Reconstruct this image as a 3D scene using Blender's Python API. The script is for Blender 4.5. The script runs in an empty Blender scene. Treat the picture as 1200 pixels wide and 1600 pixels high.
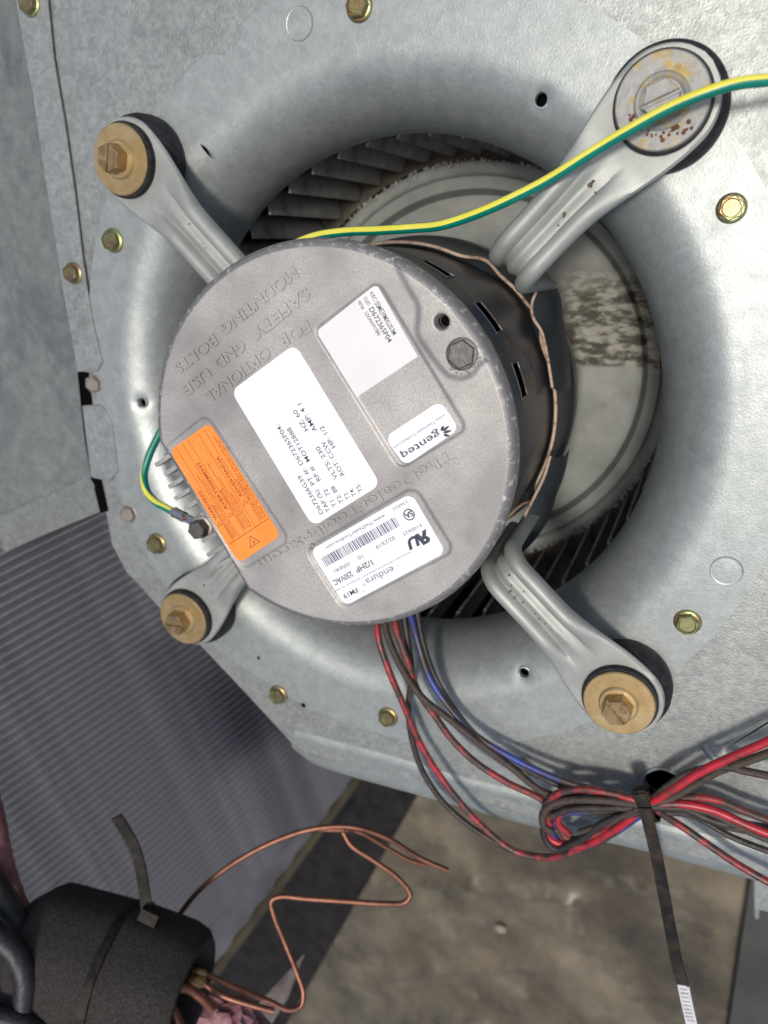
import bpy, bmesh, math, random
import numpy as np
from mathutils import Vector, Matrix
random.seed(7); RNG = np.random.default_rng(7)
S = 0.001                                   # everything below is measured in millimetres
C = bpy.context.scene.collection
sc = bpy.context.scene

# ---------------------------------------------------------------- camera
F = 1172.408
R = np.array([[0.916815, -0.037638, -0.397534], [0.094495, -0.946821, 0.307571], [-0.38797, -0.319551, -0.864503]])
O = np.array([125.240533, 60.59053, 276.254372])
cd = bpy.data.cameras.new("camera"); cam = bpy.data.objects.new("camera", cd); C.objects.link(cam)
cd.sensor_fit = 'VERTICAL'; cd.sensor_height = 32.0; cd.lens = F / 1600 * 32.0
cd.clip_start = 0.01; cd.clip_end = 50
M = Matrix([[R[0][i], -R[1][i], -R[2][i], O[i] * S] for i in range(3)] + [[0, 0, 0, 1]])
cam.matrix_world = M
cd.dof.use_dof = True; cd.dof.focus_distance = 0.262; cd.dof.aperture_fstop = 8.5
sc.camera = cam

# ---------------------------------------------------------------- sky, sun, exposure
SUN = Vector((0.16, 0.06, 1.0)).normalized()
w = bpy.data.worlds.new("World"); sc.world = w; w.use_nodes = True
nt = w.node_tree; nt.nodes.clear()
wo = nt.nodes.new('ShaderNodeOutputWorld'); bg = nt.nodes.new('ShaderNodeBackground'); sk = nt.nodes.new('ShaderNodeTexSky')
sk.sky_type = 'NISHITA'; sk.sun_disc = False
sk.sun_elevation = math.asin(SUN.z); sk.sun_rotation = math.atan2(SUN.x, SUN.y)
sk.air_density = 1.0; sk.dust_density = 4.0; sk.ozone_density = 0.7
bg.inputs[1].default_value = 0.13
nt.links.new(sk.outputs[0], bg.inputs[0]); nt.links.new(bg.outputs[0], wo.inputs[0])
sl = bpy.data.lights.new("sun", 'SUN'); sun = bpy.data.objects.new("sun", sl); C.objects.link(sun)
sl.energy = 2.5; sl.angle = math.radians(8); sl.color = (1.0, 0.95, 0.86)
sun.rotation_euler = SUN.to_track_quat('Z', 'Y').to_euler()
sc.view_settings.view_transform = 'Standard'; sc.view_settings.look = 'None'
sc.view_settings.exposure = -0.15; sc.view_settings.gamma = 1.0

# ---------------------------------------------------------------- measuring helpers (design points on real planes)
def ray(x, y):
    return np.array([(x - 600) / F, (y - 800) / F, 1.0]) @ R
def P(x, y, z):
    d = ray(x, y); return O + d * (z - O[2]) / d[2]
def D(x, y, depth):
    return O + ray(x, y) * depth

# ---------------------------------------------------------------- materials
def mat(name, col, rough=0.5, metal=0.0, col2=None, scale=300, bump=0.0, bscale=1500, detail=3, contrast=(0.35, 0.65),
        dirt=None, dscale=60, drange=(0.55, 0.7), rvar=0.0, spangle=0.0, spec=None, coat=0.0, coord='Object', col3=None, c3scale=40, c3range=(.4,.65), bdist=0.0004):
    m = bpy.data.materials.new(name); m.use_nodes = True; t = m.node_tree; N = t.nodes; L = t.links
    b = N['Principled BSDF']
    def mixc(fac, a, c):
        x = N.new('ShaderNodeMix'); x.data_type = 'RGBA'
        if hasattr(fac, 'node'): L.new(fac, x.inputs[0])
        else: x.inputs[0].default_value = fac
        for i, v in ((6, a), (7, c)):
            if hasattr(v, 'node'): L.new(v, x.inputs[i])
            else: x.inputs[i].default_value = (*v, 1)
        return x.outputs[2]
    tc = N.new('ShaderNodeTexCoord').outputs[coord]
    def noise(s, d=3, rough_=0.6):
        n = N.new('ShaderNodeTexNoise'); n.inputs['Scale'].default_value = s; n.inputs['Detail'].default_value = d
        n.inputs['Roughness'].default_value = rough_; L.new(tc, n.inputs['Vector']); return n.outputs[0]
    def ramp(v, lo, hi, a=0.0, c=1.0):
        r = N.new('ShaderNodeMapRange'); r.inputs[1].default_value = lo; r.inputs[2].default_value = hi
        r.inputs[3].default_value = a; r.inputs[4].default_value = c; L.new(v, r.inputs[0]); return r.outputs[0]
    color = col
    if col2 is not None: color = mixc(ramp(noise(scale, detail), *contrast), col, col2)
    if col3 is not None: color = mixc(ramp(noise(c3scale, 4), *c3range), color, col3)
    if dirt is not None: color = mixc(ramp(noise(dscale, 6, 0.7), *drange), color, dirt)
    if spangle:
        v = N.new('ShaderNodeTexVoronoi'); v.inputs['Scale'].default_value = 620; L.new(tc, v.inputs['Vector'])
        h = N.new('ShaderNodeSeparateColor'); L.new(v.outputs['Color'], h.inputs[0])
        k = ramp(h.outputs[0], 0, 1, 1 - spangle, 1 + spangle)
        x = N.new('ShaderNodeVectorMath'); x.operation = 'SCALE'
        if hasattr(color, 'node'): L.new(color, x.inputs[0])
        else: x.inputs[0].default_value = color
        L.new(k, x.inputs['Scale']); color = x.outputs[0]
    if hasattr(color, 'node'): L.new(color, b.inputs['Base Color'])
    else: b.inputs['Base Color'].default_value = (*color, 1)
    b.inputs['Metallic'].default_value = metal; b.inputs['Roughness'].default_value = rough
    if rvar: L.new(ramp(noise(scale * 0.6, 4), 0.3, 0.7, rough - rvar, rough + rvar), b.inputs['Roughness'])
    if spec is not None: b.inputs['Specular IOR Level'].default_value = spec
    if coat: b.inputs['Coat Weight'].default_value = coat
    if bump:
        bn = N.new('ShaderNodeBump'); bn.inputs['Strength'].default_value = bump; bn.inputs['Distance'].default_value = bdist
        L.new(noise(bscale, 3), bn.inputs['Height']); L.new(bn.outputs[0], b.inputs['Normal'])
    return m

galv_panel = mat('galvanised_panel', (.27, .288, .275), .46, .55, (.36, .38, .365), 260, .38, 1100, 5, (.25, .75), spangle=.12, rvar=.05, dirt=(.17, .17, .165), dscale=22, drange=(.52, .8))
galv_ring = mat('galvanised_ring', (.30, .33, .32), .45, .48, (.37, .40, .39), 160, .2, 1100, 6, (.3, .7), spangle=.06, rvar=.05, dirt=(.245, .27, .265), dscale=14, drange=(.5, .8))
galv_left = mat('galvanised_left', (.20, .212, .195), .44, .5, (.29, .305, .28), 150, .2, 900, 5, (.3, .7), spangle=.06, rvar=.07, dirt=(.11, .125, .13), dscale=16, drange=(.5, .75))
arm_steel = mat('arm_steel', (.30, .315, .295), .52, .35, (.37, .385, .36), 90, .15, 1800, 4, rvar=.05, dirt=(.30, .28, .25), dscale=70, drange=(.66, .78))
cap_alu = mat('cast_aluminium', (.345, .33, .315), .50, .42, (.50, .485, .46), 1300, .38, 2200, 2, (.3, .7), col3=(.27, .26, .25), c3scale=22, rvar=.05, bdist=.0003)
rim_alu = mat('worn_rim_aluminium', (.21, .205, .205), .5, .4, (.50, .485, .46), 330, .4, 1500, 8, (.55, .66))
shell_dark = mat('motor_shell_paint', (.040, .056, .085), .36, .2, (.045, .06, .085), 60, .08, 700, 4, dirt=(.11, .085, .065), dscale=45, drange=(.40, .62), coat=.1)
shell_dirty = mat('motor_shell_grime', (.035, .035, .038), .6, .2, (.12, .10, .085), 120, .4, 700, 5, (.45, .65))
core_pale = mat('stator_lamination', (.42, .40, .33), .6, .5, (.2, .19, .16), 200)
band_mat = mat('belly_band_steel', (.06, .075, .085), .42, .5, (.09, .105, .11), 60, .08, 700, dirt=(.09, .07, .05), dscale=80, drange=(.66, .8))
band_edge = mat('rusty_band_edge', (.46, .34, .25), .65, .1, (.20, .11, .07), 300, .2, 900, 5, (.5, .68))
gold = mat('yellow_zinc', (.42, .29, .13), .42, .7, (.52, .39, .20), 160, .1, 1200, rvar=.06, dirt=(.34, .23, .09), dscale=90, drange=(.6, .75))
gold_screw = mat('dichromate_screw', (.30, .19, .07), .36, .8, (.22, .17, .12), 260, .1, 1200, col3=(.30, .34, .16), c3scale=180)
old_screw = mat('weathered_screw', (.30, .25, .21), .5, .6, (.38, .34, .30), 260, .2, 1200, dirt=(.16, .09, .05), dscale=150, drange=(.55, .7))
corroded = mat('corroded_zinc', (.30, .30, .29), .6, .4, (.38, .29, .10), 190, .4, 900, 5, (.50, .62), dirt=(.22, .12, .06), dscale=170, drange=(.64, .72), spangle=.1)
rust_mat = mat('rust_crust', (.20, .06, .02), .9, 0, (.08, .04, .025), 700, .6, 900)
bolt_gold = mat('bolt_zinc', (.30, .20, .10), .38, .75, (.48, .36, .20), 160, .15, 1200, rvar=.06, dirt=(.24, .15, .07), dscale=200, drange=(.5, .65))
rubber = mat('black_rubber', (.012, .012, .015), .6, 0, (.03, .03, .035), 300, .15, 1300, spec=.25)
dark_steel = mat('dark_bolt_steel', (.10, .095, .09), .5, .6, (.16, .15, .14), 500, .3, 1200, dirt=(.12, .07, .04), dscale=260, drange=(.6, .7))
blade_mat = mat('dusty_blade', (.27, .27, .26), .6, .2, (.38, .375, .36), 110, .25, 900, 5, (.35, .7), dirt=(.07, .05, .038), dscale=45, drange=(.5, .7))
disc_mat = mat('dusty_wheel_disc', (.155, .165, .16), .5, .45, (.22, .23, .215), 55, .2, 900, 5, dirt=(.15, .125, .09), dscale=38, drange=(.60, .76))
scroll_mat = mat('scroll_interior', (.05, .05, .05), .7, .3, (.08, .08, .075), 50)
paper = mat('white_label_paper', (.80, .80, .84), .45, 0, (.84, .84, .87), 30, .03, 900, dirt=(.66, .66, .67), dscale=55, drange=(.62, .85), coat=.25)
paper2 = mat('offwhite_label_paper', (.70, .69, .69), .5, 0, (.74, .73, .725), 60, .03, 900)
orange = mat('orange_label', (.90, .25, .03), .42, 0, (.94, .29, .05), 80, .03, 900, dirt=(.62, .17, .03), dscale=90, drange=(.62, .85), coat=.2)
ink = mat('dark_print', (.035, .05, .075), .6)
ink2 = mat('faded_print', (.13, .15, .20), .6)
ink3 = mat('brown_print', (.28, .055, .008), .6)
green = mat('green_insulation', (.0, .16, .115), .34, 0, (.0, .20, .14), 90, .06, 900, dirt=(.10, .05, .03), dscale=260, drange=(.72, .76))
yellow = mat('yellow_insulation', (.74, .68, .06), .34, 0, (.82, .76, .12), 90, .06, 900, dirt=(.25, .12, .04), dscale=240, drange=(.70, .75))
GR = (.045, .032, .024)
red_w = mat('red_insulation', (.40, .012, .025), .38, 0, (.56, .03, .05), 90, .3, 900, dirt=GR, dscale=170, drange=(.34, .55))
red_clean = mat('bright_red_insulation', (.50, .012, .03), .38, 0, (.40, .02, .035), 90, .2, 900, dirt=GR, dscale=110, drange=(.44, .66))
red_dirty = mat('grimy_red_insulation', (.33, .018, .025), .5, 0, (.40, .03, .035), 90, .6, 900, dirt=GR, dscale=160, drange=(.32, .56))
blue_w = mat('blue_insulation', (.02, .05, .30), .38, 0, (.03, .07, .36), 90, .3, 900, dirt=GR, dscale=70, drange=(.38, .54))
black_w = mat('black_insulation', (.014, .012, .012), .52, 0, (.032, .026, .022), 200, .5, 900, dirt=(.065, .046, .034), dscale=150, drange=(.50, .64))
brown_w = mat('brown_insulation', (.045, .031, .024), .65, 0, (.075, .054, .04), 200, .8, 900, dirt=(.02, .017, .015), dscale=200, drange=(.5, .62))
tie_mat = mat('dusty_tie_nylon', (.010, .009, .008), .6, 0, (.038, .028, .021), 130, .3, 900, 5, (.45, .65), spec=.2)
tie_white = mat('pale_tie_nylon', (.5, .5, .52), .35, 0, (.62, .62, .63), 200)  # pale nylon for the end of the tie tail
fin_mat = mat('coil_aluminium', (.165, .17, .195), .5, .4, (.28, .285, .325), 25, 0, 900, 4, dirt=(.10, .105, .12), dscale=14, drange=(.5, .75))
frame_brown = mat('coil_frame_patina', (.13, .115, .07), .6, .4, (.08, .07, .05), 40)
black_strip = mat('matte_black', (.012, .011, .012), .8, 0, (.022, .021, .021), 60, spec=.08)
base_mat = mat('stained_base', (.062, .050, .030), .38, .15, (.22, .185, .125), 7, .12, 200, 7, (.36, .64), dirt=(.030, .026, .018), dscale=5, drange=(.44, .64), col3=(.21, .19, .15), c3scale=26, c3range=(.58, .74), bdist=.002)
base_dark = mat('dark_base_side', (.035, .037, .032), .6, .2, (.055, .056, .05), 20)  # plain dark colour of the rail on the right
foam = mat('black_foam', (.028, .026, .025), .95, 0, (.055, .051, .048), 900, .9, 1100, 3, bdist=.0006, spec=.1)
hose_mat = mat('black_hose', (.008, .008, .010), .5, 0, (.02, .022, .028), 200, .5, 400, 4, bdist=.0008)
copper = mat('copper', (.30, .13, .085), .42, .75, (.17, .075, .05), 90, .15, 900, dirt=(.10, .05, .035), dscale=60, drange=(.55, .7))
brass = mat('brazed_joint', (.50, .34, .16), .35, .8, (.36, .20, .09), 300, .2, 900)
pink = mat('pink_wrap', (.20, .07, .085), .5, 0, (.30, .15, .17), 120, .5, 300, 4, bdist=.002)
grey_tape = mat('silver_tape', (.45, .43, .42), .35, .6, (.22, .17, .16), 120, .5, 300, 4, bdist=.002)
crimp = mat('tinned_crimp', (.60, .56, .55), .25, .9, (.42, .40, .40), 300)
hole_dark = mat('void_dark', (.004, .004, .005), .9, spec=0.0)

# ---------------------------------------------------------------- object helpers
def link(o, parent=None):
    C.objects.link(o)
    if parent is not None: o.parent = parent
    return o
def thing(name, label, cat, loc=(0, 0, 0), mw=None, group=None):
    o = bpy.data.objects.new(name, None); o.empty_display_size = .01; link(o)
    if mw is not None: o.matrix_world = mw
    else: o.location = Vector(loc) * S
    o['label'] = label; o['category'] = cat
    if group: o['group'] = group
    return o
def tag(o, label, cat, group=None, kind=None):
    if label: o['label'] = label
    if cat: o['category'] = cat
    if group: o['group'] = group
    if kind: o['kind'] = kind
    return o
def world_of(o):
    m = o.matrix_basis.copy()
    while o.parent: o = o.parent; m = o.matrix_basis @ m
    return m
def obj(name, V, Fc, mats, parent=None, smooth=True, local=None, mi=None):
    """V in mm; in world space unless local given (then V is in the space of the matrix 'local', mm)."""
    V = np.asarray(V, float).reshape(-1, 3)
    if local is not None:
        A = np.array(local); V = V @ A[:3, :3].T + A[:3, 3] / S
    inv = np.array(world_of(parent).inverted()) if parent is not None else np.eye(4)
    V = (V * S) @ inv[:3, :3].T + inv[:3, 3]
    base = V.mean(0) if parent is None else np.zeros(3)
    V = V - base
    me = bpy.data.meshes.new(name); me.from_pydata(V.tolist(), [], Fc if isinstance(Fc, list) else Fc.tolist())
    if not isinstance(mats, (list, tuple)): mats = [mats]
    for m_ in mats: me.materials.append(m_)
    if mi is not None: me.polygons.foreach_set('material_index', mi)
    if smooth: me.polygons.foreach_set('use_smooth', [True] * len(me.polygons)); sharp(me)
    me.update()
    o = bpy.data.objects.new(name, me); o.location = base
    return link(o, parent)
def sharp(me, ang=38):
    try: me.set_sharp_from_angle(angle=math.radians(ang))
    except Exception: pass
def grid_faces(nu, nv, wrap_u=False, wrap_v=False):
    i = np.arange(nu if wrap_u else nu - 1); j = np.arange(nv if wrap_v else nv - 1)
    I, J = np.meshgrid(i, j, indexing='ij'); I2 = (I + 1) % nu; J2 = (J + 1) % nv
    return np.stack([I * nv + J, I2 * nv + J, I2 * nv + J2, I * nv + J2], -1).reshape(-1, 4)
def smooth_path(pts, n=8):
    p = np.asarray(pts, float)
    if len(p) < 3 or n <= 1: return p
    q = np.vstack([2 * p[0] - p[1], p, 2 * p[-1] - p[-2]]); out = []
    for i in range(1, len(q) - 2):
        a, b, c, d = q[i - 1], q[i], q[i + 1], q[i + 2]
        # centripetal catmull-rom
        t0 = 0; t1 = t0 + np.linalg.norm(b - a) ** .5 + 1e-6; t2 = t1 + np.linalg.norm(c - b) ** .5 + 1e-6; t3 = t2 + np.linalg.norm(d - c) ** .5 + 1e-6
        for t in np.linspace(t1, t2, n, endpoint=False):
            A1 = (t1 - t) / (t1 - t0) * a + (t - t0) / (t1 - t0) * b; A2 = (t2 - t) / (t2 - t1) * b + (t - t1) / (t2 - t1) * c
            A3 = (t3 - t) / (t3 - t2) * c + (t - t2) / (t3 - t2) * d
            B1 = (t2 - t) / (t2 - t0) * A1 + (t - t0) / (t2 - t0) * A2; B2 = (t3 - t) / (t3 - t1) * A2 + (t - t1) / (t3 - t1) * A3
            out.append((t2 - t) / (t2 - t1) * B1 + (t - t1) / (t2 - t1) * B2)
    out.append(p[-1]); return np.array(out)
def frames(path, up=None):
    T = np.gradient(path, axis=0); T /= np.linalg.norm(T, axis=1)[:, None] + 1e-12
    n = np.array(up if up is not None else (0, 0, 1.0)); n = n - T[0] * (n @ T[0])
    if np.linalg.norm(n) < 1e-3: n = np.array([1.0, 0, 0]) - T[0] * T[0][0]
    n /= np.linalg.norm(n); Ns = []
    for t in T:
        n = n - t * (n @ t); n /= np.linalg.norm(n); Ns.append(n)
    Ns = np.array(Ns); return T, Ns, np.cross(T, Ns)
def tube_data(path, r, n=12, up=None, caps=True, wob=0.0):
    path = np.asarray(path, float); T, Nn, B = frames(path, up); r = np.broadcast_to(r, (len(path),)).astype(float)
    a = np.arange(n) * 2 * np.pi / n
    rr = r[:, None] * (1 + (wob * RNG.standard_normal((len(path), n)) if wob else 0)) 
    V = path[:, None] + (rr * np.cos(a)[None])[..., None] * Nn[:, None] + (rr * np.sin(a)[None])[..., None] * B[:, None]
    Fq = grid_faces(len(path), n, False, True)[:, ::-1].tolist()
    if caps: Fq.append(list(range(n))); Fq.append([(len(path) - 1) * n + k for k in range(n)][::-1])
    return V.reshape(-1, 3), Fq
def tube(name, pts, r, m, parent=None, n=12, seg=8, wob=0.0):
    V, Fq = tube_data(smooth_path(pts, seg), r, n, wob=wob); return obj(name, V, Fq, m, parent)
def lathe(name, prof, m, parent=None, n=64, local=None, c=(0, 0, 0), axis_rot=None, caps=(False, False)):
    prof = np.asarray(prof, float); a = np.arange(n) * 2 * np.pi / n
    V = np.stack([prof[:, 0][:, None] * np.cos(a), prof[:, 0][:, None] * np.sin(a), np.broadcast_to(prof[:, 1][:, None], (len(prof), n))], -1).reshape(-1, 3)
    V += np.array(c); Fq = grid_faces(len(prof), n, False, True)[:, ::-1].tolist()
    if caps[0]: Fq.append(list(range(n)))
    if caps[1]: Fq.append([(len(prof) - 1) * n + k for k in range(n)][::-1])
    return obj(name, V, Fq, m, parent, local=local)
def prism_data(poly, z0, z1, bev=0.0):
    """outline polygon extruded from z0 (bottom) to z1 (top) with a small bevel at the top."""
    p = np.asarray(poly, float); n = len(p)
    rings = [(p, z0), (p, z1 - bev)] if bev else [(p, z0), (p, z1)]
    if bev:
        c = inset(p, bev); rings.append((c, z1))
    V = np.vstack([np.column_stack([q, np.full(n, z)]) for q, z in rings]); k = len(rings)
    Fq = grid_faces(k, n, False, True)[:, ::-1].tolist()
    area = np.sum(p[:, 0] * np.roll(p[:, 1], -1) - np.roll(p[:, 0], -1) * p[:, 1])
    top = list(range((k - 1) * n, k * n)); bot = list(range(n))[::-1]
    if area < 0: top, bot = top[::-1], bot[::-1]; Fq = [f[::-1] for f in Fq]
    return V, Fq + [top, bot]
def inset(p, d):
    a = np.sum(p[:, 0] * np.roll(p[:, 1], -1) - np.roll(p[:, 0], -1) * p[:, 1]); sgn = 1 if a > 0 else -1
    e0 = p - np.roll(p, 1, 0); e1 = np.roll(p, -1, 0) - p
    n0 = np.column_stack([-e0[:, 1], e0[:, 0]]); n1 = np.column_stack([-e1[:, 1], e1[:, 0]])
    n0 /= np.linalg.norm(n0, axis=1)[:, None] + 1e-12; n1 /= np.linalg.norm(n1, axis=1)[:, None] + 1e-12
    m_ = n0 + n1; m_ /= np.maximum(np.sum(m_ * n0, 1)[:, None], .3) * 1.0
    return p + sgn * m_ * d / 1.0
def round_poly(corners, r, n=6):
    c = np.asarray(corners, float); out = []
    for i in range(len(c)):
        a, b, d = c[i - 1], c[i], c[(i + 1) % len(c)]
        ri = r[i] if hasattr(r, '__len__') else r
        u = (a - b) / np.linalg.norm(a - b); v = (d - b) / np.linalg.norm(d - b)
        if ri <= 0: out.append(b); continue
        ha = math.acos(np.clip(u @ v, -1, 1)) / 2; t = ri / math.tan(ha)
        p0 = b + u * t; p1 = b + v * t; cc = b + (u + v) / np.linalg.norm(u + v) * ri / math.sin(ha)
        a0 = math.atan2(*(p0 - cc)[::-1]); a1 = math.atan2(*(p1 - cc)[::-1]); da = (a1 - a0 + math.pi) % (2 * math.pi) - math.pi
        for k in range(n + 1): out.append(cc + ri * np.array([math.cos(a0 + da * k / n), math.sin(a0 + da * k / n)]))
    return np.array(out)
def curve_fill(loops, extrude=0.0, bevel=0.0):
    """filled 2D outline with holes -> vertices (mm) and faces"""
    cu = bpy.data.curves.new('outline', 'CURVE'); cu.dimensions = '2D'; cu.fill_mode = 'BOTH'; cu.extrude = extrude; cu.bevel_depth = bevel
    for lp in loops:
        s = cu.splines.new('POLY'); s.points.add(len(lp) - 1)
        for k, q in enumerate(lp): s.points[k].co = (q[0], q[1], 0, 1)
        s.use_cyclic_u = True
    return curve_to_data(cu)
def curve_to_data(cu):
    o = bpy.data.objects.new('temporary', cu); C.objects.link(o); bpy.context.view_layer.update()
    dg = bpy.context.evaluated_depsgraph_get(); me = o.evaluated_get(dg).to_mesh()
    V = np.array([v.co[:] for v in me.vertices]).reshape(-1, 3); Fq = [list(p.vertices) for p in me.polygons]
    o.evaluated_get(dg).to_mesh_clear(); bpy.data.objects.remove(o); bpy.data.curves.remove(cu); return V, Fq
def text_data(s, extrude=0.0, bevel=0.0, shear=0.0, off=0.0):
    cu = bpy.data.curves.new('text', 'FONT'); cu.body = s; cu.size = 1.0; cu.extrude = extrude; cu.bevel_depth = bevel; cu.bevel_resolution = 1
    cu.shear = shear; cu.offset = off; cu.resolution_u = 3
    return curve_to_data(cu)
def circle(cx, cy, r, n=40, a0=0, a1=2 * math.pi, closed=True):
    a = np.linspace(a0, a1, n, endpoint=not closed); return np.column_stack([cx + r * np.cos(a), cy + r * np.sin(a)])
def hexa(r, rot=0): a = np.arange(6) * np.pi / 3 + rot; return np.column_stack([r * np.cos(a), r * np.sin(a)])
def join(parts):
    V = []; Fq = []; k = 0
    for v, f in parts:
        V.append(np.asarray(v)); Fq += [[i + k for i in q] for q in f]; k += len(v)
    return np.vstack(V), Fq
def box_data(c, sx, sy, sz, ux=(1, 0, 0), uy=(0, 1, 0), uz=(0, 0, 1)):
    c = np.array(c, float); ux, uy, uz = [np.array(q, float) for q in (ux, uy, uz)]
    V = [c + ux * sx / 2 * i + uy * sy / 2 * j + uz * sz / 2 * k for i in (-1, 1) for j in (-1, 1) for k in (-1, 1)]
    return np.array(V), [[0, 1, 3, 2], [4, 6, 7, 5], [0, 4, 5, 1], [2, 3, 7, 6], [0, 2, 6, 4], [1, 5, 7, 3]]

# ================================================================= blower housing: side panel and bell-mouth ring
housing = thing('blower_housing', 'large galvanised blower side panel with flared round inlet behind the motor', 'blower housing')
def panel_outline():
    px = [(165, 795), (175, 850), (197, 892), (250, 950), (320, 1015), (400, 1100), (455, 1160), (478, 1176), (530, 1192), (645, 1222), (840, 1278), (1000, 1316), (1200, 1366), (1330, 1398)]
    pts = [P(x, y, -1)[:2] for x, y in px]
    pts += [np.array([250, 240]), np.array([-168, 240])]
    pts += [P(x, y, -1)[:2] for x, y in [(60, 0), (118, 590), (128, 640)]]
    return np.array(pts)
OUT = panel_outline()
hole_c = P(1036, 1227, -1)[:2]
slot_poly = round_poly([P(x, y, -1)[:2] for x, y in [(178, 682), (197, 683), (211, 702), (206, 720), (186, 724)]], 1.5, 4)
chan_px = [(1110, 1168), (1133, 1188), (1290, 1102), (1262, 1082)]
chan = round_poly([P(x, y, -1)[:2] for x, y in chan_px], [1.5, 2.5, 2, 2], 6)
# square cut below the left flange, seen as a black slot
slot2 = np.array([P(x, y, -1)[:2] for x, y in [(116, 578), (139, 582), (146, 640), (122, 640)]])
slot3 = np.array([P(x, y, -1)[:2] for x, y in [(143, 742), (158, 744), (170, 798), (158, 802)]])
V, Fq = curve_fill([OUT, circle(0, 0, 141, 120)[::-1], circle(hole_c[0], hole_c[1], 8.6, 40)[::-1], slot_poly, slot2, chan])
V[:, 2] = -1.0
V2 = V.copy(); V2[:, 2] = -2.0
p_side = obj('side_panel', *join([(V, Fq), (V2, [f[::-1] for f in Fq])]), galv_panel, housing, smooth=False)
# rolled rim of the wire hole
a = np.arange(40) * 2 * np.pi / 40
prof = [(8.9, -1.02), (8.9, -.1), (8.5, .25), (7.9, .2), (7.5, -.4), (7.4, -6)]
lathe('hole_rim', prof, galv_panel, housing, 48, c=(hole_c[0], hole_c[1], 0))
lathe('added_hole_backing', [(7.4, -6), (7.6, -40), (.1, -40)], hole_dark, housing, 32, c=(hole_c[0], hole_c[1], 0))  # added dark backing; the hole's inner shade is put into its colour
# recessed channel, lower right
c1 = inset(chan, 2.6); c2 = inset(chan, 3.2)
n_ = len(chan); V = np.vstack([np.column_stack([q, np.full(n_, z)]) for q, z in ((chan, -1.0), (c1, -2.7), (c2, -2.9))])
Fq = grid_faces(3, n_, False, True).tolist() + [list(range(2 * n_, 3 * n_))]
obj('recessed_channel', V, Fq, galv_panel, housing)
tube('pressed_rib', [P(x, y, -1.5) for x, y in [(1098, 1160), (1108, 1174), (1122, 1188), (1136, 1193), (1158, 1184), (1200, 1158), (1300, 1098)]], 1.9, galv_ring, housing, n=20)
# folded bottom lip of the side panel
lip_top = [(455, 1160), (478, 1176), (530, 1192), (645, 1222), (840, 1278), (1000, 1316), (1200, 1366), (1330, 1398)]
lip_bot = [(462, 1172), (488, 1192), (545, 1212), (645, 1240), (840, 1293), (1000, 1328), (1200, 1381), (1330, 1414)]
LT = np.array([P(x, y, -1) for x, y in lip_top]); LB = np.array([P(x, y, -5) for x, y in lip_bot])
LT = smooth_path(LT, 5); LB = smooth_path(LB, 5)
mid = LT * .5 + LB * .5 + np.array([0, 0, 1.2]); V = np.stack([LT, mid, LB, LB + np.array([0, 3, -1.5])], 1).reshape(-1, 3)
obj('folded_lip', V, grid_faces(len(LT), 4).tolist(), galv_ring, housing)
# crease line running above the lip
cr = smooth_path([P(x, y, -.9) for x, y in [(462, 1150), (500, 1160), (560, 1176), (645, 1200), (700, 1217), (850, 1255), (1000, 1291), (1200, 1336), (1330, 1368)]], 5)
T, Nn, B = frames(cr); B[:, 2] = 0; B /= np.linalg.norm(B, axis=1)[:, None]
w3 = np.array([-3.4, -1.6, 0, 1.6, 3.4]); hz = np.array([-.06, .3, .55, .3, -.06])
V = (cr[:, None] + B[:, None] * w3[None, :, None] + np.array([0, 0, 1.0]) * hz[None, :, None]).reshape(-1, 3)
obj('pressed_crease', V, grid_faces(len(cr), 5)[:, ::-1].tolist(), galv_ring, housing)

# bell-mouth ring: one sheet, flat outside, curving down to the throat
HOLES = [P(845, 155, -1.5)[:2], P(818, 1053, -1.5)[:2], P(219, 630, -1.5)[:2]]
edge_px = [(165, 310), (200, 235), (235, 183), (280, 128), (318, 86), (336, 84), (352, 87), (368, 74), (379, 50), (380, 36), (400, 18), (440, -6)]
eang = []; erad = []
for x, y in edge_px:
    q = P(x, y, 0); eang.append(math.degrees(math.atan2(q[1], q[0])) % 360); erad.append(math.hypot(q[0], q[1]))
o_ = np.argsort(eang); eang = np.array(eang)[o_]; erad = np.array(erad)[o_]
def ring_R(deg):
    r = np.full_like(deg, 154.2); m_ = (deg > eang[0]) & (deg < eang[-1]); r[m_] = np.interp(deg[m_], eang, erad)
    e = np.clip(np.minimum(deg - eang[0] + 6, eang[-1] + 6 - deg) / 6, 0, 1); r = 154.2 + (r - 154.2) * e; r = np.clip(r, 148, 175)
    k = np.exp(-((deg - 180) / 22) ** 2); r = r - 5.5 * k        # clears the left flange
    k2 = np.exp(-((deg - 228) / 9) ** 2); r = r + 3.5 * k2
    return r
nA = 1080; ang = np.arange(nA) * 2 * np.pi / nA; RR = ring_R(np.degrees(ang))
r_in = np.concatenate([107.6 + 25.4 * (1 - np.cos(np.linspace(0, math.pi / 2, 40))), np.linspace(133.6, 147, 20)])
def zprof(r):
    t = np.clip((133 - r) / 25.4, 0, 1); return -32 * (1 - np.sqrt(np.maximum(1 - t ** 2, 0)))
rows = []
for k in range(len(r_in)): rows.append((np.full(nA, r_in[k]), zprof(np.full(nA, r_in[k]))))
for k in (.35, .7, 1.0): rows.append((147 + (RR - 147) * k, np.zeros(nA)))
rows.append((RR, np.full(nA, -.45))); rows.append((RR - 2.5, np.full(nA, -.5)))
rows.insert(0, (np.full(nA, 107.9), np.full(nA, -36.0)))
Rr = np.array([q[0] for q in rows]); Zr = np.array([q[1] for q in rows])
X = Rr * np.cos(ang); Y = Rr * np.sin(ang)
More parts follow.
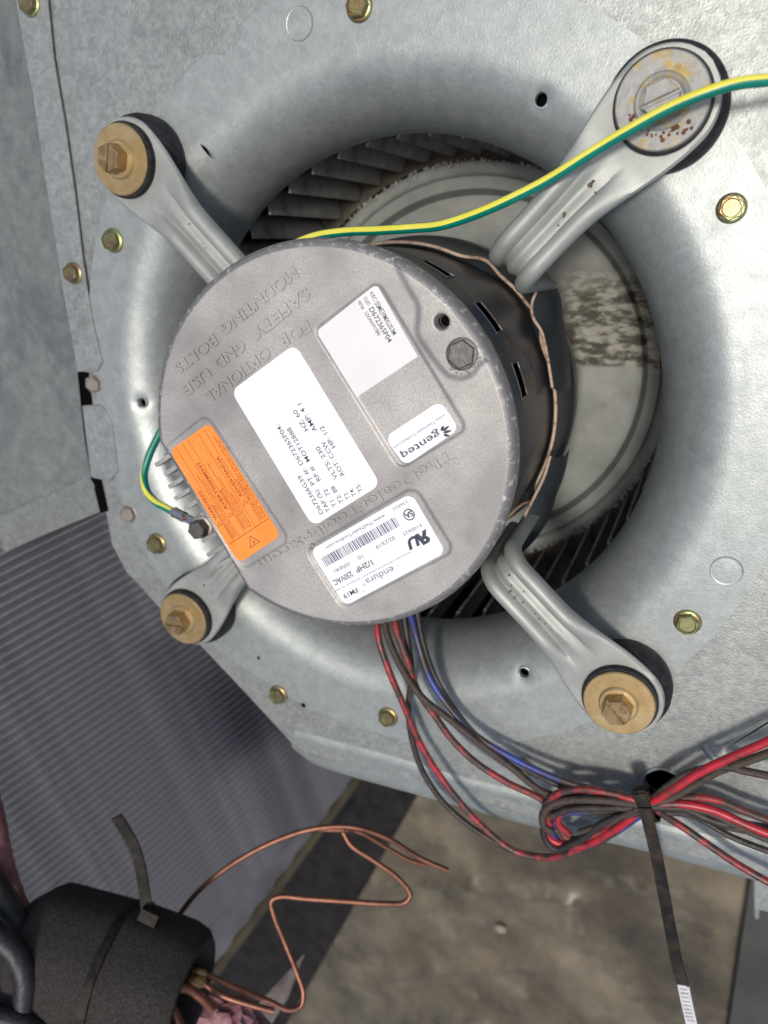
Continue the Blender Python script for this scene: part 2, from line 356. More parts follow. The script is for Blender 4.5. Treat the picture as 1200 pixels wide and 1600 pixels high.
for h in HOLES:
    d = np.hypot(X - h[0], Y - h[1]); Zr += -1.1 * np.exp(-(d / 3.4) ** 2) * (d < 12)
    m_ = (d < 3.0) & (d > 1e-6) & (Zr > -20)
    X = np.where(m_, h[0] + (X - h[0]) / d * np.maximum(d, 2.15), X); Y = np.where(m_, h[1] + (Y - h[1]) / d * np.maximum(d, 2.15), Y)
# small scratch-like dent upper left
V = np.stack([X, Y, Zr], -1).reshape(-1, 3); Fq = grid_faces(len(rows), nA, False, True)
cen = V[Fq].mean(1); keep = np.ones(len(Fq), bool)
for h in HOLES: keep &= ~((np.hypot(cen[:, 0] - h[0], cen[:, 1] - h[1]) < 2.1) & (cen[:, 2] > -20))
obj('inlet_ring', V, Fq[keep].tolist(), galv_ring, housing)
for h in HOLES:
    z0 = float(zprof(np.array([math.hypot(*h)]))[0]) - 1.1
    lathe('punched_hole', [(2.9, z0 + .30), (2.55, z0 + .42), (2.2, z0 + .2), (2.05, z0 - .6), (2.0, z0 - 1.6)], [galv_ring], housing, 24, c=(h[0], h[1], 0))
    lathe('hole_shadow_well', [(2.0, z0 - 1.6), (2.0, z0 - 5), (.1, z0 - 5.2)], hole_dark, housing, 24, c=(h[0], h[1], 0))
for x, y in [(468, 37), (1135, 892)]:
    q = P(x, y, 0); r = 5.3
    lathe('knockout', [(r + .35, -.02), (r + .15, .26), (r - .2, .12), (r - .5, .14), (.05, .14)], galv_ring, housing, 40, c=(q[0], q[1], 0))
# marks punched and scratched in the sheet
def sliver(name, px, wmm, m, z=.12):
    p = np.array([P(x, y, z) for x, y in px]); p = smooth_path(p, 4); T, Nn, B = frames(p); k = np.sin(np.linspace(.05, math.pi - .05, len(p)))[:, None]
    V = np.stack([p + B * wmm * k, p - B * wmm * k], 1).reshape(-1, 3); return obj(name, V, grid_faces(len(p), 2).tolist(), m, housing)
zz = P(322, 236, -.6)
sliver('nick', [(313, 225), (320, 233), (331, 248)], .55, hole_dark, .1)
for x, y, r in [(474, 1102, 1.3), (404, 1028, .9)]:
    q = P(x, y, .05); lathe('pin_hole', [(r, .05), (r * .6, .06), (.02, .07)], hole_dark, housing, 10, c=(q[0], q[1], 0))

scr = []
for k in range(46):
    if k < 30: a_ = RNG.uniform(0, 2 * math.pi); rr_ = RNG.uniform(136, 146)
    else: a_ = RNG.uniform(math.radians(-75), math.radians(-10)) if k % 2 else RNG.uniform(math.radians(10), math.radians(75)); rr_ = RNG.uniform(160, 215)
    z_ = .03 if rr_ < 150 else -.97
    c_ = np.array([rr_ * math.cos(a_), rr_ * math.sin(a_)]); d_ = RNG.uniform(0, math.pi); ln = RNG.uniform(1.5, 9); bend_ = RNG.normal(0, .08)
    t_l = np.linspace(-.5, .5, 7); p_ = np.column_stack([c_[0] + ln * t_l * math.cos(d_) - bend_ * ln * (t_l ** 2) * math.sin(d_), c_[1] + ln * t_l * math.sin(d_) + bend_ * ln * (t_l ** 2) * math.cos(d_)])
    nn_ = np.array([-math.sin(d_), math.cos(d_)]); w_ = (.07 * np.cos(t_l * 3.0))[:, None]
    scr.append((np.vstack([np.column_stack([p_ + nn_ * w_, np.full(7, z_)]), np.column_stack([p_ - nn_ * w_, np.full(7, z_)])]), [[i, i + 1, i + 8, i + 7] for i in range(6)]))
o = obj('scratches', *join(scr), mat('bright_scratch', (.55, .57, .56), .3, .7), housing, smooth=False); o['kind'] = 'stuff'
# screws in the panel
def screw_parts(name, c, m, mark='S', rot=0.0, size=1.0, parent=None, h=3.6, tilt=None):
    s = size
    cx, cy, cz = c
    fl = [(5.0, 0), (5.0, .5), (4.6, .9), (3.9, 1.05)]
    A = Matrix.Translation(Vector(c) * S) @ Matrix.Rotation(rot, 4, 'Z')
    o = lathe(name, [(q[0] * s, q[1] * s) for q in fl], m, parent, 28, local=A, caps=(False, True))
    hp = hexa(4.15 * s); hV, hF = prism_data(hp, .9 * s, h * s, .35 * s)
    # circular dished top
    rim = circle(0, 0, 3.15 * s, 24); rim2 = circle(0, 0, 2.75 * s, 24)
    top, tf = curve_fill([inset(hp, .35 * s), rim]); top[:, 2] = h * s
    hF = hF[:-2]
    dV = np.vstack([np.column_stack([q, np.full(24, z)]) for q, z in ((rim, h * s), (rim2, (h - .55) * s))]); dF = grid_faces(2, 24, False, True).tolist() + [list(range(24, 48))]
    k = join([(hV, hF), (top, tf), (dV, dF)])
    obj('hex_head', *k, m, o, local=A, smooth=False)
    if mark:
        tV, tF = text_data(mark, .02, 0.0, 0, .012); ext = tV.max(0) - tV.min(0); k_ = 3.2 * s / max(ext[0], ext[1]); mn = (tV.max(0) + tV.min(0)) / 2
        tV = (tV - mn) * k_; tV[:, 2] = tV[:, 2] * .5 + (h - .42) * s
        obj('head_mark', tV, tF, m, o, local=A, smooth=False)
    return o
for (x, y, m, mk, rot, sz, z) in [(558, 8, gold_screw, 'UF', 1.0, 1.0, 0), (1143, 325, gold_screw, 'UF', -1.75, .92, 0), (1074, 975, gold_screw, 'S', .3, 1.0, 0),
        (604, 1123, gold_screw, 'S', .4, .98, 0), (432, 1088, gold_screw, 'S', .2, 1.0, 0), (242, 851, gold_screw, 'S', -.4, 1.1, 0), (173, 376, gold_screw, 'S', .8, 1.05, 0),
        (816, 1203, gold_screw, 'S', .3, .95, -1), (146, 600, old_screw, '', .3, 1.0, -1), (200, 804, old_screw, '', .9, 1.05, -1)]:
    q = P(x, y, z + 2); screw_parts('screw', (q[0], q[1], z), m, mk, rot, sz, housing)

# blower scroll behind the sheet (the dark inside of the blower)
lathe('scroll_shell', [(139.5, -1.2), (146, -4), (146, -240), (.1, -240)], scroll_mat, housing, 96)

# ================================================================= left cabinet panel with a folded flange
left = thing('cabinet_side_panel', 'galvanised panel with folded flange along the left edge of the photo', 'panel', (-180, 60, 0))
def pts(px, z): return np.array([P(x, y, z) for x, y in px])
seam = [(70, -40), (83, 90), (100, 190), (116, 300), (128, 400), (144, 500), (157, 556), (160, 566), (152, 580)]
seamP = [P(x, y, .6) for x, y in seam]
bend = [(18, -40), (35, 60), (52, 150), (68, 260), (84, 360), (100, 460), (118, 560), (121, 580)]
flange_poly = seam + [(121, 581)] + bend[::-1][1:]
q = np.array([P(x, y, .8)[:2] for x, y in flange_poly]); V, Fq = prism_data(q, -.1, 1.1, .25)
obj('flange', V, Fq, galv_panel, left)
tabp = round_poly([P(x, y, .8)[:2] for x, y in [(128, 634), (158, 632), (174, 660), (184, 738), (170, 752), (142, 746)]], [.5, 3, 3, 3, 3, .5], 5)
V, Fq = prism_data(tabp, -.6, .9, .3); obj('folded_tab', V, Fq, galv_panel, left)
for slp in (slot2, slot3):
    c = slp.mean(0); cc = np.column_stack([slp, np.full(4, -.45)]); 
    obj('slot_gap', np.vstack([cc, cc + np.array([0, 0, -4])]), [[0, 1, 2, 3], [3, 2, 6, 7], [2, 1, 5, 6], [1, 0, 4, 5], [0, 3, 7, 4]], hole_dark, left, smooth=False)
# main face, dropping gently away to the left
bp = bend + [(127, 640), (133, 690), (142, 745)]
BT = smooth_path(np.array([P(x, y, .75) for x, y in bp]), 5)
lp = np.linspace(0, 1, len(BT)); far = np.array([P(-200, -140 + 1025 * k, -17.0) for k in lp]); near_ = BT
V = np.stack([near_ + (far - near_) * k + np.array([0, 0, dz]) for k, dz in ((0, 0), (.004, -.2), (.012, -.35), (.04, -.5), (.3, -.5), (.65, -.3), (1, 0))], 1).reshape(-1, 3)
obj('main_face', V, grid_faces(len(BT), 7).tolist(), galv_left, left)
# lower folded strip
S1 = np.array([P(142, 745, .6), P(75, 772, -5), P(0, 802, -11), P(-200, 882, -16.8)]); S2 = np.array([P(163, 797, -3), P(80, 831, -9), P(0, 866, -15), P(-200, 950, -24)])
S1 = smooth_path(S1, 6); S2 = smooth_path(S2, 6); k = len(S1)
ridge = S1 * .93 + S2 * .07 + np.array([0, 0, .7])
V = np.stack([S1 + np.array([0, 1.5, .0]), ridge, S1 * .8 + S2 * .2 + np.array([0, 0, .1]), S2, S2 + np.array([0, 1, -2.5])], 1).reshape(-1, 3)
obj('lower_strip', V, grid_faces(k, 5)[:, ::-1].tolist(), galv_panel, left)
for (x, y) in [(45, 5), (113, 427)]:
    q = P(x, y, 2); screw_parts('screw', (q[0], q[1], .8), gold_screw, '', .5, 1.0, left)

# ================================================================= blower wheel
wheel = thing('squirrel_cage_fan', 'dusty squirrel-cage blower wheel seen inside the round inlet', 'fan wheel', (0, 0, -120))
prof = [(12, -121), (60, -121), (86, -122), (89.5, -121.5), (92.5, -118), (98.0, -116.9), (98.9, -117.5), (99.8, -116.9), (105, -117.1), (105.5, -118.4)]
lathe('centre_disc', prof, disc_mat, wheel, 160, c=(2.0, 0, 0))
rim_dirt = mat('rim_dirt', (.035, .029, .022), .8, 0, (.085, .072, .055), 160, .6, 700, 6)
lathe('disc_rim', [(105.6, -117.9), (112, -118.2), (127, -118.2), (127.4, -119.5)], rim_dirt, wheel, 160)
lathe('hub', [(12.2, -120), (12.2, -104), (11, -103), (.1, -103)], dark_steel, wheel, 32)
lathe('end_ring', [(127.5, -46), (127.5, -42.6), (126.4, -42), (124.0, -42), (123.6, -42.6), (123.6, -46)], blade_mat, wheel, 160)
def blade_mesh():
    n = 11; t = np.linspace(0, 1, n); r = 107.8 + 13.5 * t; th = -(3.6 * np.sin(np.pi * t * .85) + 1.6 * t) / 114
    x = r * np.cos(th); y = r * np.sin(th); d = np.array([np.gradient(x), np.gradient(y)]); d /= np.linalg.norm(d, axis=0); nx, ny = -d[1], d[0]
    sec = np.vstack([np.column_stack([x + nx * .6, y + ny * .6]), np.column_stack([x - nx * .6, y - ny * .6])[::-1]])
    zs = [-44, -45.0, -80, -117]; k = len(sec); Vs = []
    for i, z in enumerate(zs):
        s_ = sec.copy()
        if i == 0: s_[:n] -= 0; 
        Vs.append(np.column_stack([s_, np.full(k, z)]))
    Fq = grid_faces(4, k, False, True).tolist() + [list(range(k))[::-1], [3 * k + j for j in range(k)]]
    return np.vstack(Vs), Fq
bV, bF = blade_mesh()
b0 = obj('blade', bV, bF, blade_mat, wheel)
b0.rotation_euler.z = math.radians(93.4 - .3)
for k in range(1, 48):
    b = b0.copy(); b.rotation_euler.z = b0.rotation_euler.z + k * 2 * math.pi / 48; link(b, wheel)
# streaked dirt on the disc's right; sunlit tone and straight shade edge painted in
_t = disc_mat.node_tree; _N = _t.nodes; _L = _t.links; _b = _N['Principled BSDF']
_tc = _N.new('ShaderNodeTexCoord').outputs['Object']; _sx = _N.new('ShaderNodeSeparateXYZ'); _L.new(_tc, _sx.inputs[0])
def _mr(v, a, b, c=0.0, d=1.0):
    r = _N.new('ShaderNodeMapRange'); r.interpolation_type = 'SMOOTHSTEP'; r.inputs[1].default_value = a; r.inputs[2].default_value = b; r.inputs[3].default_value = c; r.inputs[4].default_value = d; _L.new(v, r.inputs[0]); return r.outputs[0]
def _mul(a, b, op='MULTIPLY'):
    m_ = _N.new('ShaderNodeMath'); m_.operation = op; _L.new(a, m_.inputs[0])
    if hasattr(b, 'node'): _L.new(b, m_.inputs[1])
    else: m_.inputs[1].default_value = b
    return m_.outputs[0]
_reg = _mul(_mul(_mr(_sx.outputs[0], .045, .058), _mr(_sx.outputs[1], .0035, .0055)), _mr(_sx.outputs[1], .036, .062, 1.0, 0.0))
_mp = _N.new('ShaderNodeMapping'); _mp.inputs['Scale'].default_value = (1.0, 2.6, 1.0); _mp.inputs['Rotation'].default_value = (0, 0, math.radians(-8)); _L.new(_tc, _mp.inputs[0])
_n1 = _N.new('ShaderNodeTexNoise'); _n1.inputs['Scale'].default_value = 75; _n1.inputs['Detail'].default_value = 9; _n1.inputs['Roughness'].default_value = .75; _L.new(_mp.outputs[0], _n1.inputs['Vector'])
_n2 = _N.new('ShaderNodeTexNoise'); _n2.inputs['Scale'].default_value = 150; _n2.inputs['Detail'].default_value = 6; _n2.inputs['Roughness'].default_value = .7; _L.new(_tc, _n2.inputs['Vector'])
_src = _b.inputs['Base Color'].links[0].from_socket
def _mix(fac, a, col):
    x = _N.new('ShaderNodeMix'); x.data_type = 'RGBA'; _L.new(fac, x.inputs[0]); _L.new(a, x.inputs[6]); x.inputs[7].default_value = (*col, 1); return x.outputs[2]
_c = _mix(_mul(_reg, _mr(_n2.outputs[0], .3, .6, .25, .9)), _src, (.22, .215, .175))  # pale sunlit tone of the patch, put into the colour
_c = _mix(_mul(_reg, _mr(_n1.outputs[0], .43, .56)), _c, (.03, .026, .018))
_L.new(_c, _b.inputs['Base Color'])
# ragged dust along the rim of the disc
dl = []
for k in range(520):
    a_ = RNG.uniform(0, 2 * math.pi); r_ = 105.9 - abs(RNG.normal(0, 1.2)); s_ = RNG.uniform(.35, 1.1)
    aa = np.arange(6) * np.pi / 3; q = np.column_stack([2 + r_ * math.cos(a_) + s_ * np.cos(aa) * RNG.uniform(.6, 1.3, 6), r_ * math.sin(a_) + s_ * np.sin(aa) * RNG.uniform(.6, 1.3, 6)])
    dl.append(prism_data(q, -117.5, -116.3 + RNG.uniform(0, .8), .15))
o = obj('rim_dust', *join(dl), blade_mat, wheel); o['kind'] = 'stuff'

# ================================================================= motor
nz = Vector((0.047, 0.017, 1)).normalized()
ex = Vector((1, 0, 0)); ex = (ex - nz * ex.dot(nz)).normalized(); ey = nz.cross(ex)
MC = Vector((-.85, -1.9, 48.6))
MW = Matrix([[ex[i], ey[i], nz[i], MC[i] * S] for i in range(3)] + [[0, 0, 0, 1]])
motor = thing('blower_motor', 'round electric motor with grey cast end cap covered in paper labels', 'motor', mw=MW)
_n = np.array(nz); _c = np.array(MC); _ex = np.array(ex); _ey = np.array(ey)
def L(x, y, z=0.0):
    d = ray(x, y); s = ((_c + _n * z - O) @ _n) / (d @ _n); q = O + d * s - _c; return np.array([q @ _ex, q @ _ey])
def cyl(x, y, r):
    """photo point -> (angle, height) on the motor's side, local"""
    d = ray(x, y); dl = np.array([d @ _ex, d @ _ey, d @ _n]); ol = np.array([(O - _c) @ _ex, (O - _c) @ _ey, (O - _c) @ _n])
    a_ = dl[0] ** 2 + dl[1] ** 2; b_ = 2 * (ol[0] * dl[0] + ol[1] * dl[1]); c_ = ol[0] ** 2 + ol[1] ** 2 - r * r
    q = b_ * b_ - 4 * a_ * c_
    if q < 0: return None
    s = (-b_ - math.sqrt(q)) / (2 * a_); p = ol + dl * s; return math.atan2(p[1], p[0]), p[2]

# end cap: a polar sheet with recesses, a raised boss and a rolled edge; one side is cut straight
chA, chB = L(249, 697), L(369, 897); chd = (chB - chA) / np.linalg.norm(chB - chA); chn = np.array([chd[1], -chd[0]])
if chn @ chA < 0: chn = -chn
chdist = chn @ chA
nT = 840; th = np.arange(nT) * 2 * np.pi / nT
u = np.column_stack([np.cos(th), np.sin(th)]); dn = u @ chn
Rc = np.where(dn > 1e-3, np.minimum(69.8, chdist / np.maximum(dn, 1e-3)), 69.8)
def sdf_round(px, z0, ox, rad, Xg, Yg):
    c = np.array([L(x, y, z0) for x, y in px]); ctr = c.mean(0); e1 = (c[1] - c[0] + c[2] - c[3]) / 2; e2 = (c[3] - c[0] + c[2] - c[1]) / 2
    h1 = np.linalg.norm(e1) / 2 + ox; h2 = np.linalg.norm(e2) / 2 + ox; e1 = e1 / np.linalg.norm(e1); e2 = np.array([-e1[1], e1[0]])
    a_ = np.abs((Xg - ctr[0]) * e1[0] + (Yg - ctr[1]) * e1[1]) - (h1 - rad); b_ = np.abs((Xg - ctr[0]) * e2[0] + (Yg - ctr[1]) * e2[1]) - (h2 - rad)
    return np.hypot(np.maximum(a_, 0), np.maximum(b_, 0)) + np.minimum(np.maximum(a_, b_), 0) - rad
LBL = dict(data=[(588, 443), (653, 557), (557, 621), (492, 520)], big=[(461, 537), (361, 611), (489, 823), (595, 757)],
           gen=[(688, 626), (601, 683), (633, 728), (718, 670)], end=[(643, 770), (484, 860), (539, 947), (697, 863)],
           orange=[(328, 660), (265, 704), (373, 880), (439, 837)])
NR = 190; f = np.concatenate([np.linspace(0, 1, NR)[:-1] ** .9, [1.0]])
X = f[:, None] * Rc[None] * u[None, :, 0]; Y = f[:, None] * Rc[None] * u[None, :, 1]
def stepf(d, w_=.45): return 1 / (1 + np.exp(np.clip(d / w_ * 2.2, -40, 40)))
Z = np.zeros_like(X)
REC = .75
rec1 = sdf_round([(589, 438), (727, 664), (628, 741), (490, 516)], 0, -.2, 3.0, X, Y)
rec2 = sdf_round([(652, 758), (476, 855), (532, 957), (709, 862)], 0, -.4, 4.0, X, Y)
rec3 = sdf_round([(328, 645), (255, 697), (374, 898), (447, 846)], 0, -.2, 4.0, X, Y)
for r_ in (rec1, rec2, rec3): Z -= REC * stepf(r_)
# raised boss on the right with the wavy edge
bz = smooth_path([np.append(L(x, y), 0) for x, y in [(622, 418), (640, 452), (654, 478), (654, 500), (653, 520), (668, 546), (688, 573), (702, 586), (722, 591), (740, 583), (752, 568), (790, 545)]], 6)[:, :2]
Xf = X.ravel(); Yf = Y.ravel(); near = (Xf > 5) & (Yf > 0); dmin = np.full(Xf.shape, 50.0); side = np.ones(Xf.shape)
Pn = np.column_stack([Xf[near], Yf[near]]); best = np.full(len(Pn), 50.0); sg = np.ones(len(Pn))
for i in range(len(bz) - 1):
    a_, b_ = bz[i], bz[i + 1]; ab = b_ - a_; t = np.clip(((Pn - a_) @ ab) / (ab @ ab), 0, 1); q = Pn - a_ - t[:, None] * ab; d = np.hypot(q[:, 0], q[:, 1])
    cr_ = ab[0] * q[:, 1] - ab[1] * q[:, 0]; m_ = d < best; best[m_] = d[m_]; sg[m_] = np.sign(cr_[m_])
dmin[near] = best; side[near] = sg
sd = (dmin * -side).reshape(X.shape)      # negative side: inside boss
Z += 1.1 * stepf(-(np.where(dmin.reshape(X.shape) < 49, -sd, -50)), .8)
bolt_l = L(722, 553, 1); hole_l = L(690, 503, 1)
d = np.hypot(X - hole_l[0], Y - hole_l[1]); Z -= 6 * stepf(d - 2.1, .3); 
# edge rolls over
e = np.clip((f[:, None] * Rc[None] - (Rc[None] - 3.2)) / 3.2, 0, 1); Z -= 3.0 * (1 - np.sqrt(np.maximum(1 - e ** 2, 0)))
Z += .05 * np.sin(X * .21 + 1) * np.cos(Y * .17)
V = np.stack([X, Y, Z], -1).reshape(-1, 3); Fq = grid_faces(NR, nT, False, True)
mi = np.zeros(len(Fq), int); mi[(NR - 9) * nT:] = 1
cap = obj('end_cap', V, Fq.tolist(), [cap_alu, rim_alu], motor, local=MW, mi=mi.tolist())
# rim: worn side wall of the cap
rim_rows = [(Rc, Z[-1]), (Rc + .25, Z[-1] - .5), (Rc + .25, np.full(nT, -5.6)), (Rc - .6, np.full(nT, -6.4)), (Rc - 3, np.full(nT, -6.6))]
V = np.stack([np.column_stack([r_ * u[:, 0], r_ * u[:, 1], z_ * np.ones(nT)]) for r_, z_ in rim_rows]).reshape(-1, 3)
obj('cap_rim', V, grid_faces(5, nT, False, True).tolist(), rim_alu, motor, local=MW)
# raised frame lip along the cut side
# fins sticking out past the cut side
fmid = (chA + chB) / 2
for k, px in enumerate([(258, 712), (268, 730), (279, 748), (290, 766), (301, 785), (330, 838), (343, 858), (356, 877)]):
    s0 = (L(*px) - chA) @ chd
    base = chA + chd * s0; ln = [13, 12, 13, 14, 12, 13, 14, 14][k]; tz = -5.5 - .6 * (k % 2)
    c = base + chn * (ln / 2 - 2.5)
    V, Fq = box_data((c[0], c[1], tz - 3.5), ln + 4, 1.7, 6.5, (*chn, 0), (*chd, 0), (0, 0, 1))
    V[np.abs((V[:, :2] - base) @ chn) > ln * .6, 2] -= 1.2
    obj('cooling_fin', V, Fq, cap_alu, motor, local=MW, smooth=False)
# flat heat-sink wall behind the fins
c = (chA + chB) / 2 - chn * 2.2; V, Fq = box_data((c[0], c[1], -16), 3.4, 44, 20, (*chn, 0), (*chd, 0)); obj('heat_sink', V, Fq, cap_alu, motor, local=MW, smooth=False)

lathe('threaded_hole', [(1.95, -2.2), (1.9, -4.2), (.05, -4.3)], hole_dark, motor, 20, local=MW, c=(hole_l[0], hole_l[1], 0))  # dark lining; shade at the bottom of the hole is put into the colour
# hex bolt in the boss, ground bolt at the fins
def hexbolt(name, c, r, h, m, rot, parent, local, flange=None, slot=None, slot_m=None, washer_m=None):
    A = local @ Matrix.Translation(Vector(c) * S) @ Matrix.Rotation(rot, 4, 'Z')
    parts = []
    hp = hexa(r)
    if slot:
        # head with a real slot: two halves and a sunk floor
        hw = slot / 2; full = round_poly(hexa(r), .01, 0) if False else hexa(r)
        V, Fq = prism_data(full, 0, h - 1.1, 0); parts.append((V, Fq))
        for sgn in (1, -1):
            poly = []
            big = [q for q in full]
            k = len(big)
            for i in range(k):
                a_, b_ = big[i], big[(i + 1) % k]; ia, ib = sgn * a_[1] >= hw, sgn * b_[1] >= hw
                if ia: poly.append(a_)
                if ia != ib:
                    t = (sgn * hw - a_[1]) / (b_[1] - a_[1]); poly.append(a_ + (b_ - a_) * t)
            V, Fq = prism_data(np.array(poly), h - 1.12, h, .3); parts.append((V, Fq))
    else:
        parts.append(prism_data(hp, 0, h, .45))
    return obj(name, *join(parts), m, parent, local=A, smooth=False)
hb = hexbolt('cap_bolt', (bolt_l[0], bolt_l[1], .9), 4.7, 1.6, dark_steel, .4, motor, MW)
lathe('bolt_collar', [(5.2, .7), (5.2, 1.5), (4.9, 1.7), (3.9, 1.72)], dark_steel, motor, 28, local=MW, c=(bolt_l[0], bolt_l[1], 0))
cr = []
for k in range(26):
    a_ = RNG.uniform(math.radians(-130), math.radians(-10)); r_ = RNG.uniform(4.6, 6.3); s_ = RNG.uniform(.25, .7)
    cr.append(prism_data(np.column_stack([bolt_l[0] + r_ * math.cos(a_) + s_ * np.cos(np.arange(5) * 1.257), bolt_l[1] + r_ * math.sin(a_) + s_ * np.sin(np.arange(5) * 1.257)]), .9, 1.2 + RNG.uniform(0, .5), .15))
o = obj('rust_crumbs', *join(cr), old_screw, motor, local=MW); o['kind'] = 'stuff'
gb = L(312, 826, -9)
lathe('ground_bolt_washer', [(4.9, -11.6), (4.9, -10.6), (4.4, -10.3), (2, -10.3)], old_screw, motor, 28, local=MW, c=(gb[0], gb[1], 0))
hexbolt('ground_bolt', (gb[0], gb[1], -10.4), 4.0, 4.6, dark_steel, .2, motor, MW)
V, Fq = prism_data(round_poly([gb + chn * 5.5 + chd * 5, gb + chn * 5.5 - chd * 5, gb - chn * 8 - chd * 6, gb - chn * 8 + chd * 6], [4, 4, .5, .5], 5), -17, -11.6, .5)
obj('ground_lug', V, Fq, cap_alu, motor, local=MW)

# motor shell with vent slots
SR = 68.2; nS = 540; zs = np.concatenate([np.arange(-6.2, -36, -.6), np.arange(-37, -104, -1.5)])
Rs = np.where(dn > 1e-3, np.minimum(SR, (chdist - 3) / np.maximum(dn, 1e-3)), SR)
th2 = np.arange(nS) * 2 * np.pi / nS; u2 = np.column_stack([np.cos(th2), np.sin(th2)]); dn2 = u2 @ chn
Rs = np.where(dn2 > 1e-3, np.minimum(SR, (chdist - 3) / np.maximum(dn2, 1e-3)), SR)
V = np.stack([np.column_stack([Rs * u2[:, 0], Rs * u2[:, 1], np.full(nS, z)]) for z in zs]).reshape(-1, 3)
Fq = grid_faces(len(zs), nS, False, True); cen = V[Fq].mean(1); ca = np.arctan2(cen[:, 1], cen[:, 0]); keep = np.ones(len(Fq), bool)
SLOTS = []
for (x0, y0), (x1, y1) in [((660, 408), (702, 433)), ((742, 473), (780, 519)), ((803, 567), (817, 622))]:
    a0 = cyl(x0, y0, SR); a1 = cyl(x1, y1, SR)
    if a0 and a1:
        zc = (a0[1] + a1[1]) / 2; SLOTS.append((min(a0[0], a1[0]), max(a0[0], a1[0]), zc - 6.0, zc + 3.5))
for s_ in SLOTS: keep &= ~((ca > s_[0]) & (ca < s_[1]) & (cen[:, 2] > s_[2]) & (cen[:, 2] < s_[3]))
obj('motor_shell', V, Fq[keep].tolist(), shell_dark, motor, local=MW)
lathe('stator', [(62, -7), (64, -10), (64, -34), (60, -36), (60, -124), (.1, -124)], core_pale, motor, 90, local=MW)
for s_ in SLOTS:      # raised lip round each vent
    aa = [s_[0], s_[1]]; path = []
    for k in np.linspace(0, 1, 8): path.append((aa[0] + (aa[1] - aa[0]) * k, s_[3]))
    for k in np.linspace(1, 0, 8): path.append((aa[0] + (aa[1] - aa[0]) * k, s_[2]))
    q = np.array([(SR * math.cos(a_) * 1.002, SR * math.sin(a_) * 1.002, z_) for a_, z_ in path + path[:1]])
    V, Fq = tube_data(q, .35, 6); obj('vent_lip', V, Fq, shell_dark, motor, local=MW)
    V = []
    for a_ in np.linspace(aa[0] - .02, aa[1] + .02, 8):
        for z_ in (s_[2] - .6, s_[3] + .6): V.append((65.2 * math.cos(a_), 65.2 * math.sin(a_), z_))
    # a dark web across part of the opening
    k0 = 3; obj('vent_web', V[2 * k0 - 2:2 * k0 + 2], [[0, 2, 3, 1]], shell_dark, motor, local=MW)
# grimy name plate side near the upper arm
pz = [cyl(x, y, 68.5) for x, y in [(640, 385), (752, 402), (738, 436), (706, 420)]]
# belly band round the motor (bulges beside each arm), rusty cut edge
nB = 360; tb = np.arange(nB) * 2 * np.pi / nB; 
def bandR(t):
    r_ = np.full_like(t, 70.4)
    for c0 in (45, 135, 225, 315):
        dd = (np.degrees(t) - c0 + 180) % 360 - 180
        r_ += 2.6 * np.exp(-((np.abs(dd) - 13) / 4.5) ** 2)
    return r_
def bandZ(t):
    z_ = np.full_like(t, -80.0)
    for c0 in (45, 135, 225, 315):
        dd = (np.degrees(t) - c0 + 180) % 360 - 180
        z_ += -13 * np.exp(-(dd / 14) ** 2) + 4 * np.exp(-((np.abs(dd) - 20) / 7) ** 2)
    return z_ + .8 * np.sin(5 * t)
BR_ = bandR(tb); BZ = bandZ(tb)
rowsB = [(68.5 + 0 * tb, BZ - 4), (BR_ - 1.6, BZ - 1.5), (BR_ - .6, BZ), (BR_ + .5, BZ), (BR_ + .7, BZ - .8), (BR_ + .9, BZ - 6), (72.4 + 0 * tb, np.full(nB, -108.0)), (74.0 + 0 * tb, np.full(nB, -112.0)), (74.2 + 0 * tb, np.full(nB, -122.0)), (72 + 0 * tb, np.full(nB, -127.0)), (40 + 0 * tb, np.full(nB, -129.0))]
Rcut = np.where(np.column_stack([np.cos(tb), np.sin(tb)]) @ chn > 1e-3, 1, 1)
V = np.stack([np.column_stack([r_ * np.cos(tb), r_ * np.sin(tb), z_]) for r_, z_ in rowsB]).reshape(-1, 3)
Fq = grid_faces(len(rowsB), nB, False, True); mi = np.zeros(len(Fq), int); mi[2 * nB:3 * nB] = 1; mi[3 * nB:4 * nB] = 1
obj('belly_band', V, Fq.tolist(), [band_mat, band_edge], motor, local=MW, mi=mi.tolist())
rowsG = [(68.6, -24), (69.4, -27), (70.5, -33), (71.5, -46)]
for inn_, out_, zz_ in (([(838, 456), (831, 474), (833, 496), (846, 518), (855, 556), (863, 606)], [(862, 452), (868, 472), (871, 500), (876, 530), (882, 570), (884, 612)], -24),
        ([(860, 712), (850, 745), (834, 778), (820, 806), (811, 834), (807, 860)], [(882, 712), (874, 752), (860, 790), (850, 822), (834, 846), (812, 868)], -22)):
    a_ = smooth_path([P(x, y, zz_) for x, y in inn_], 6); b_ = smooth_path([P(x, y, zz_ - 16) for x, y in out_], 6)
    m2 = (a_ + b_) / 2 + np.array([.0, 0, 3.5]); V = np.stack([a_ + [0, 0, -1.0], a_, m2, b_, b_ + [0, 0, -12.0]], 1).reshape(-1, 3)
    e_ = obj('clamp_ear', V, grid_faces(len(a_), 5).tolist(), band_mat, motor)
    V, Fq = tube_data(a_, .62, 8); obj('cut_edge', V, Fq, band_edge, e_)
lathe('shaft', [(6.4, -124), (6.4, -168)], dark_steel, motor, 24, local=MW)

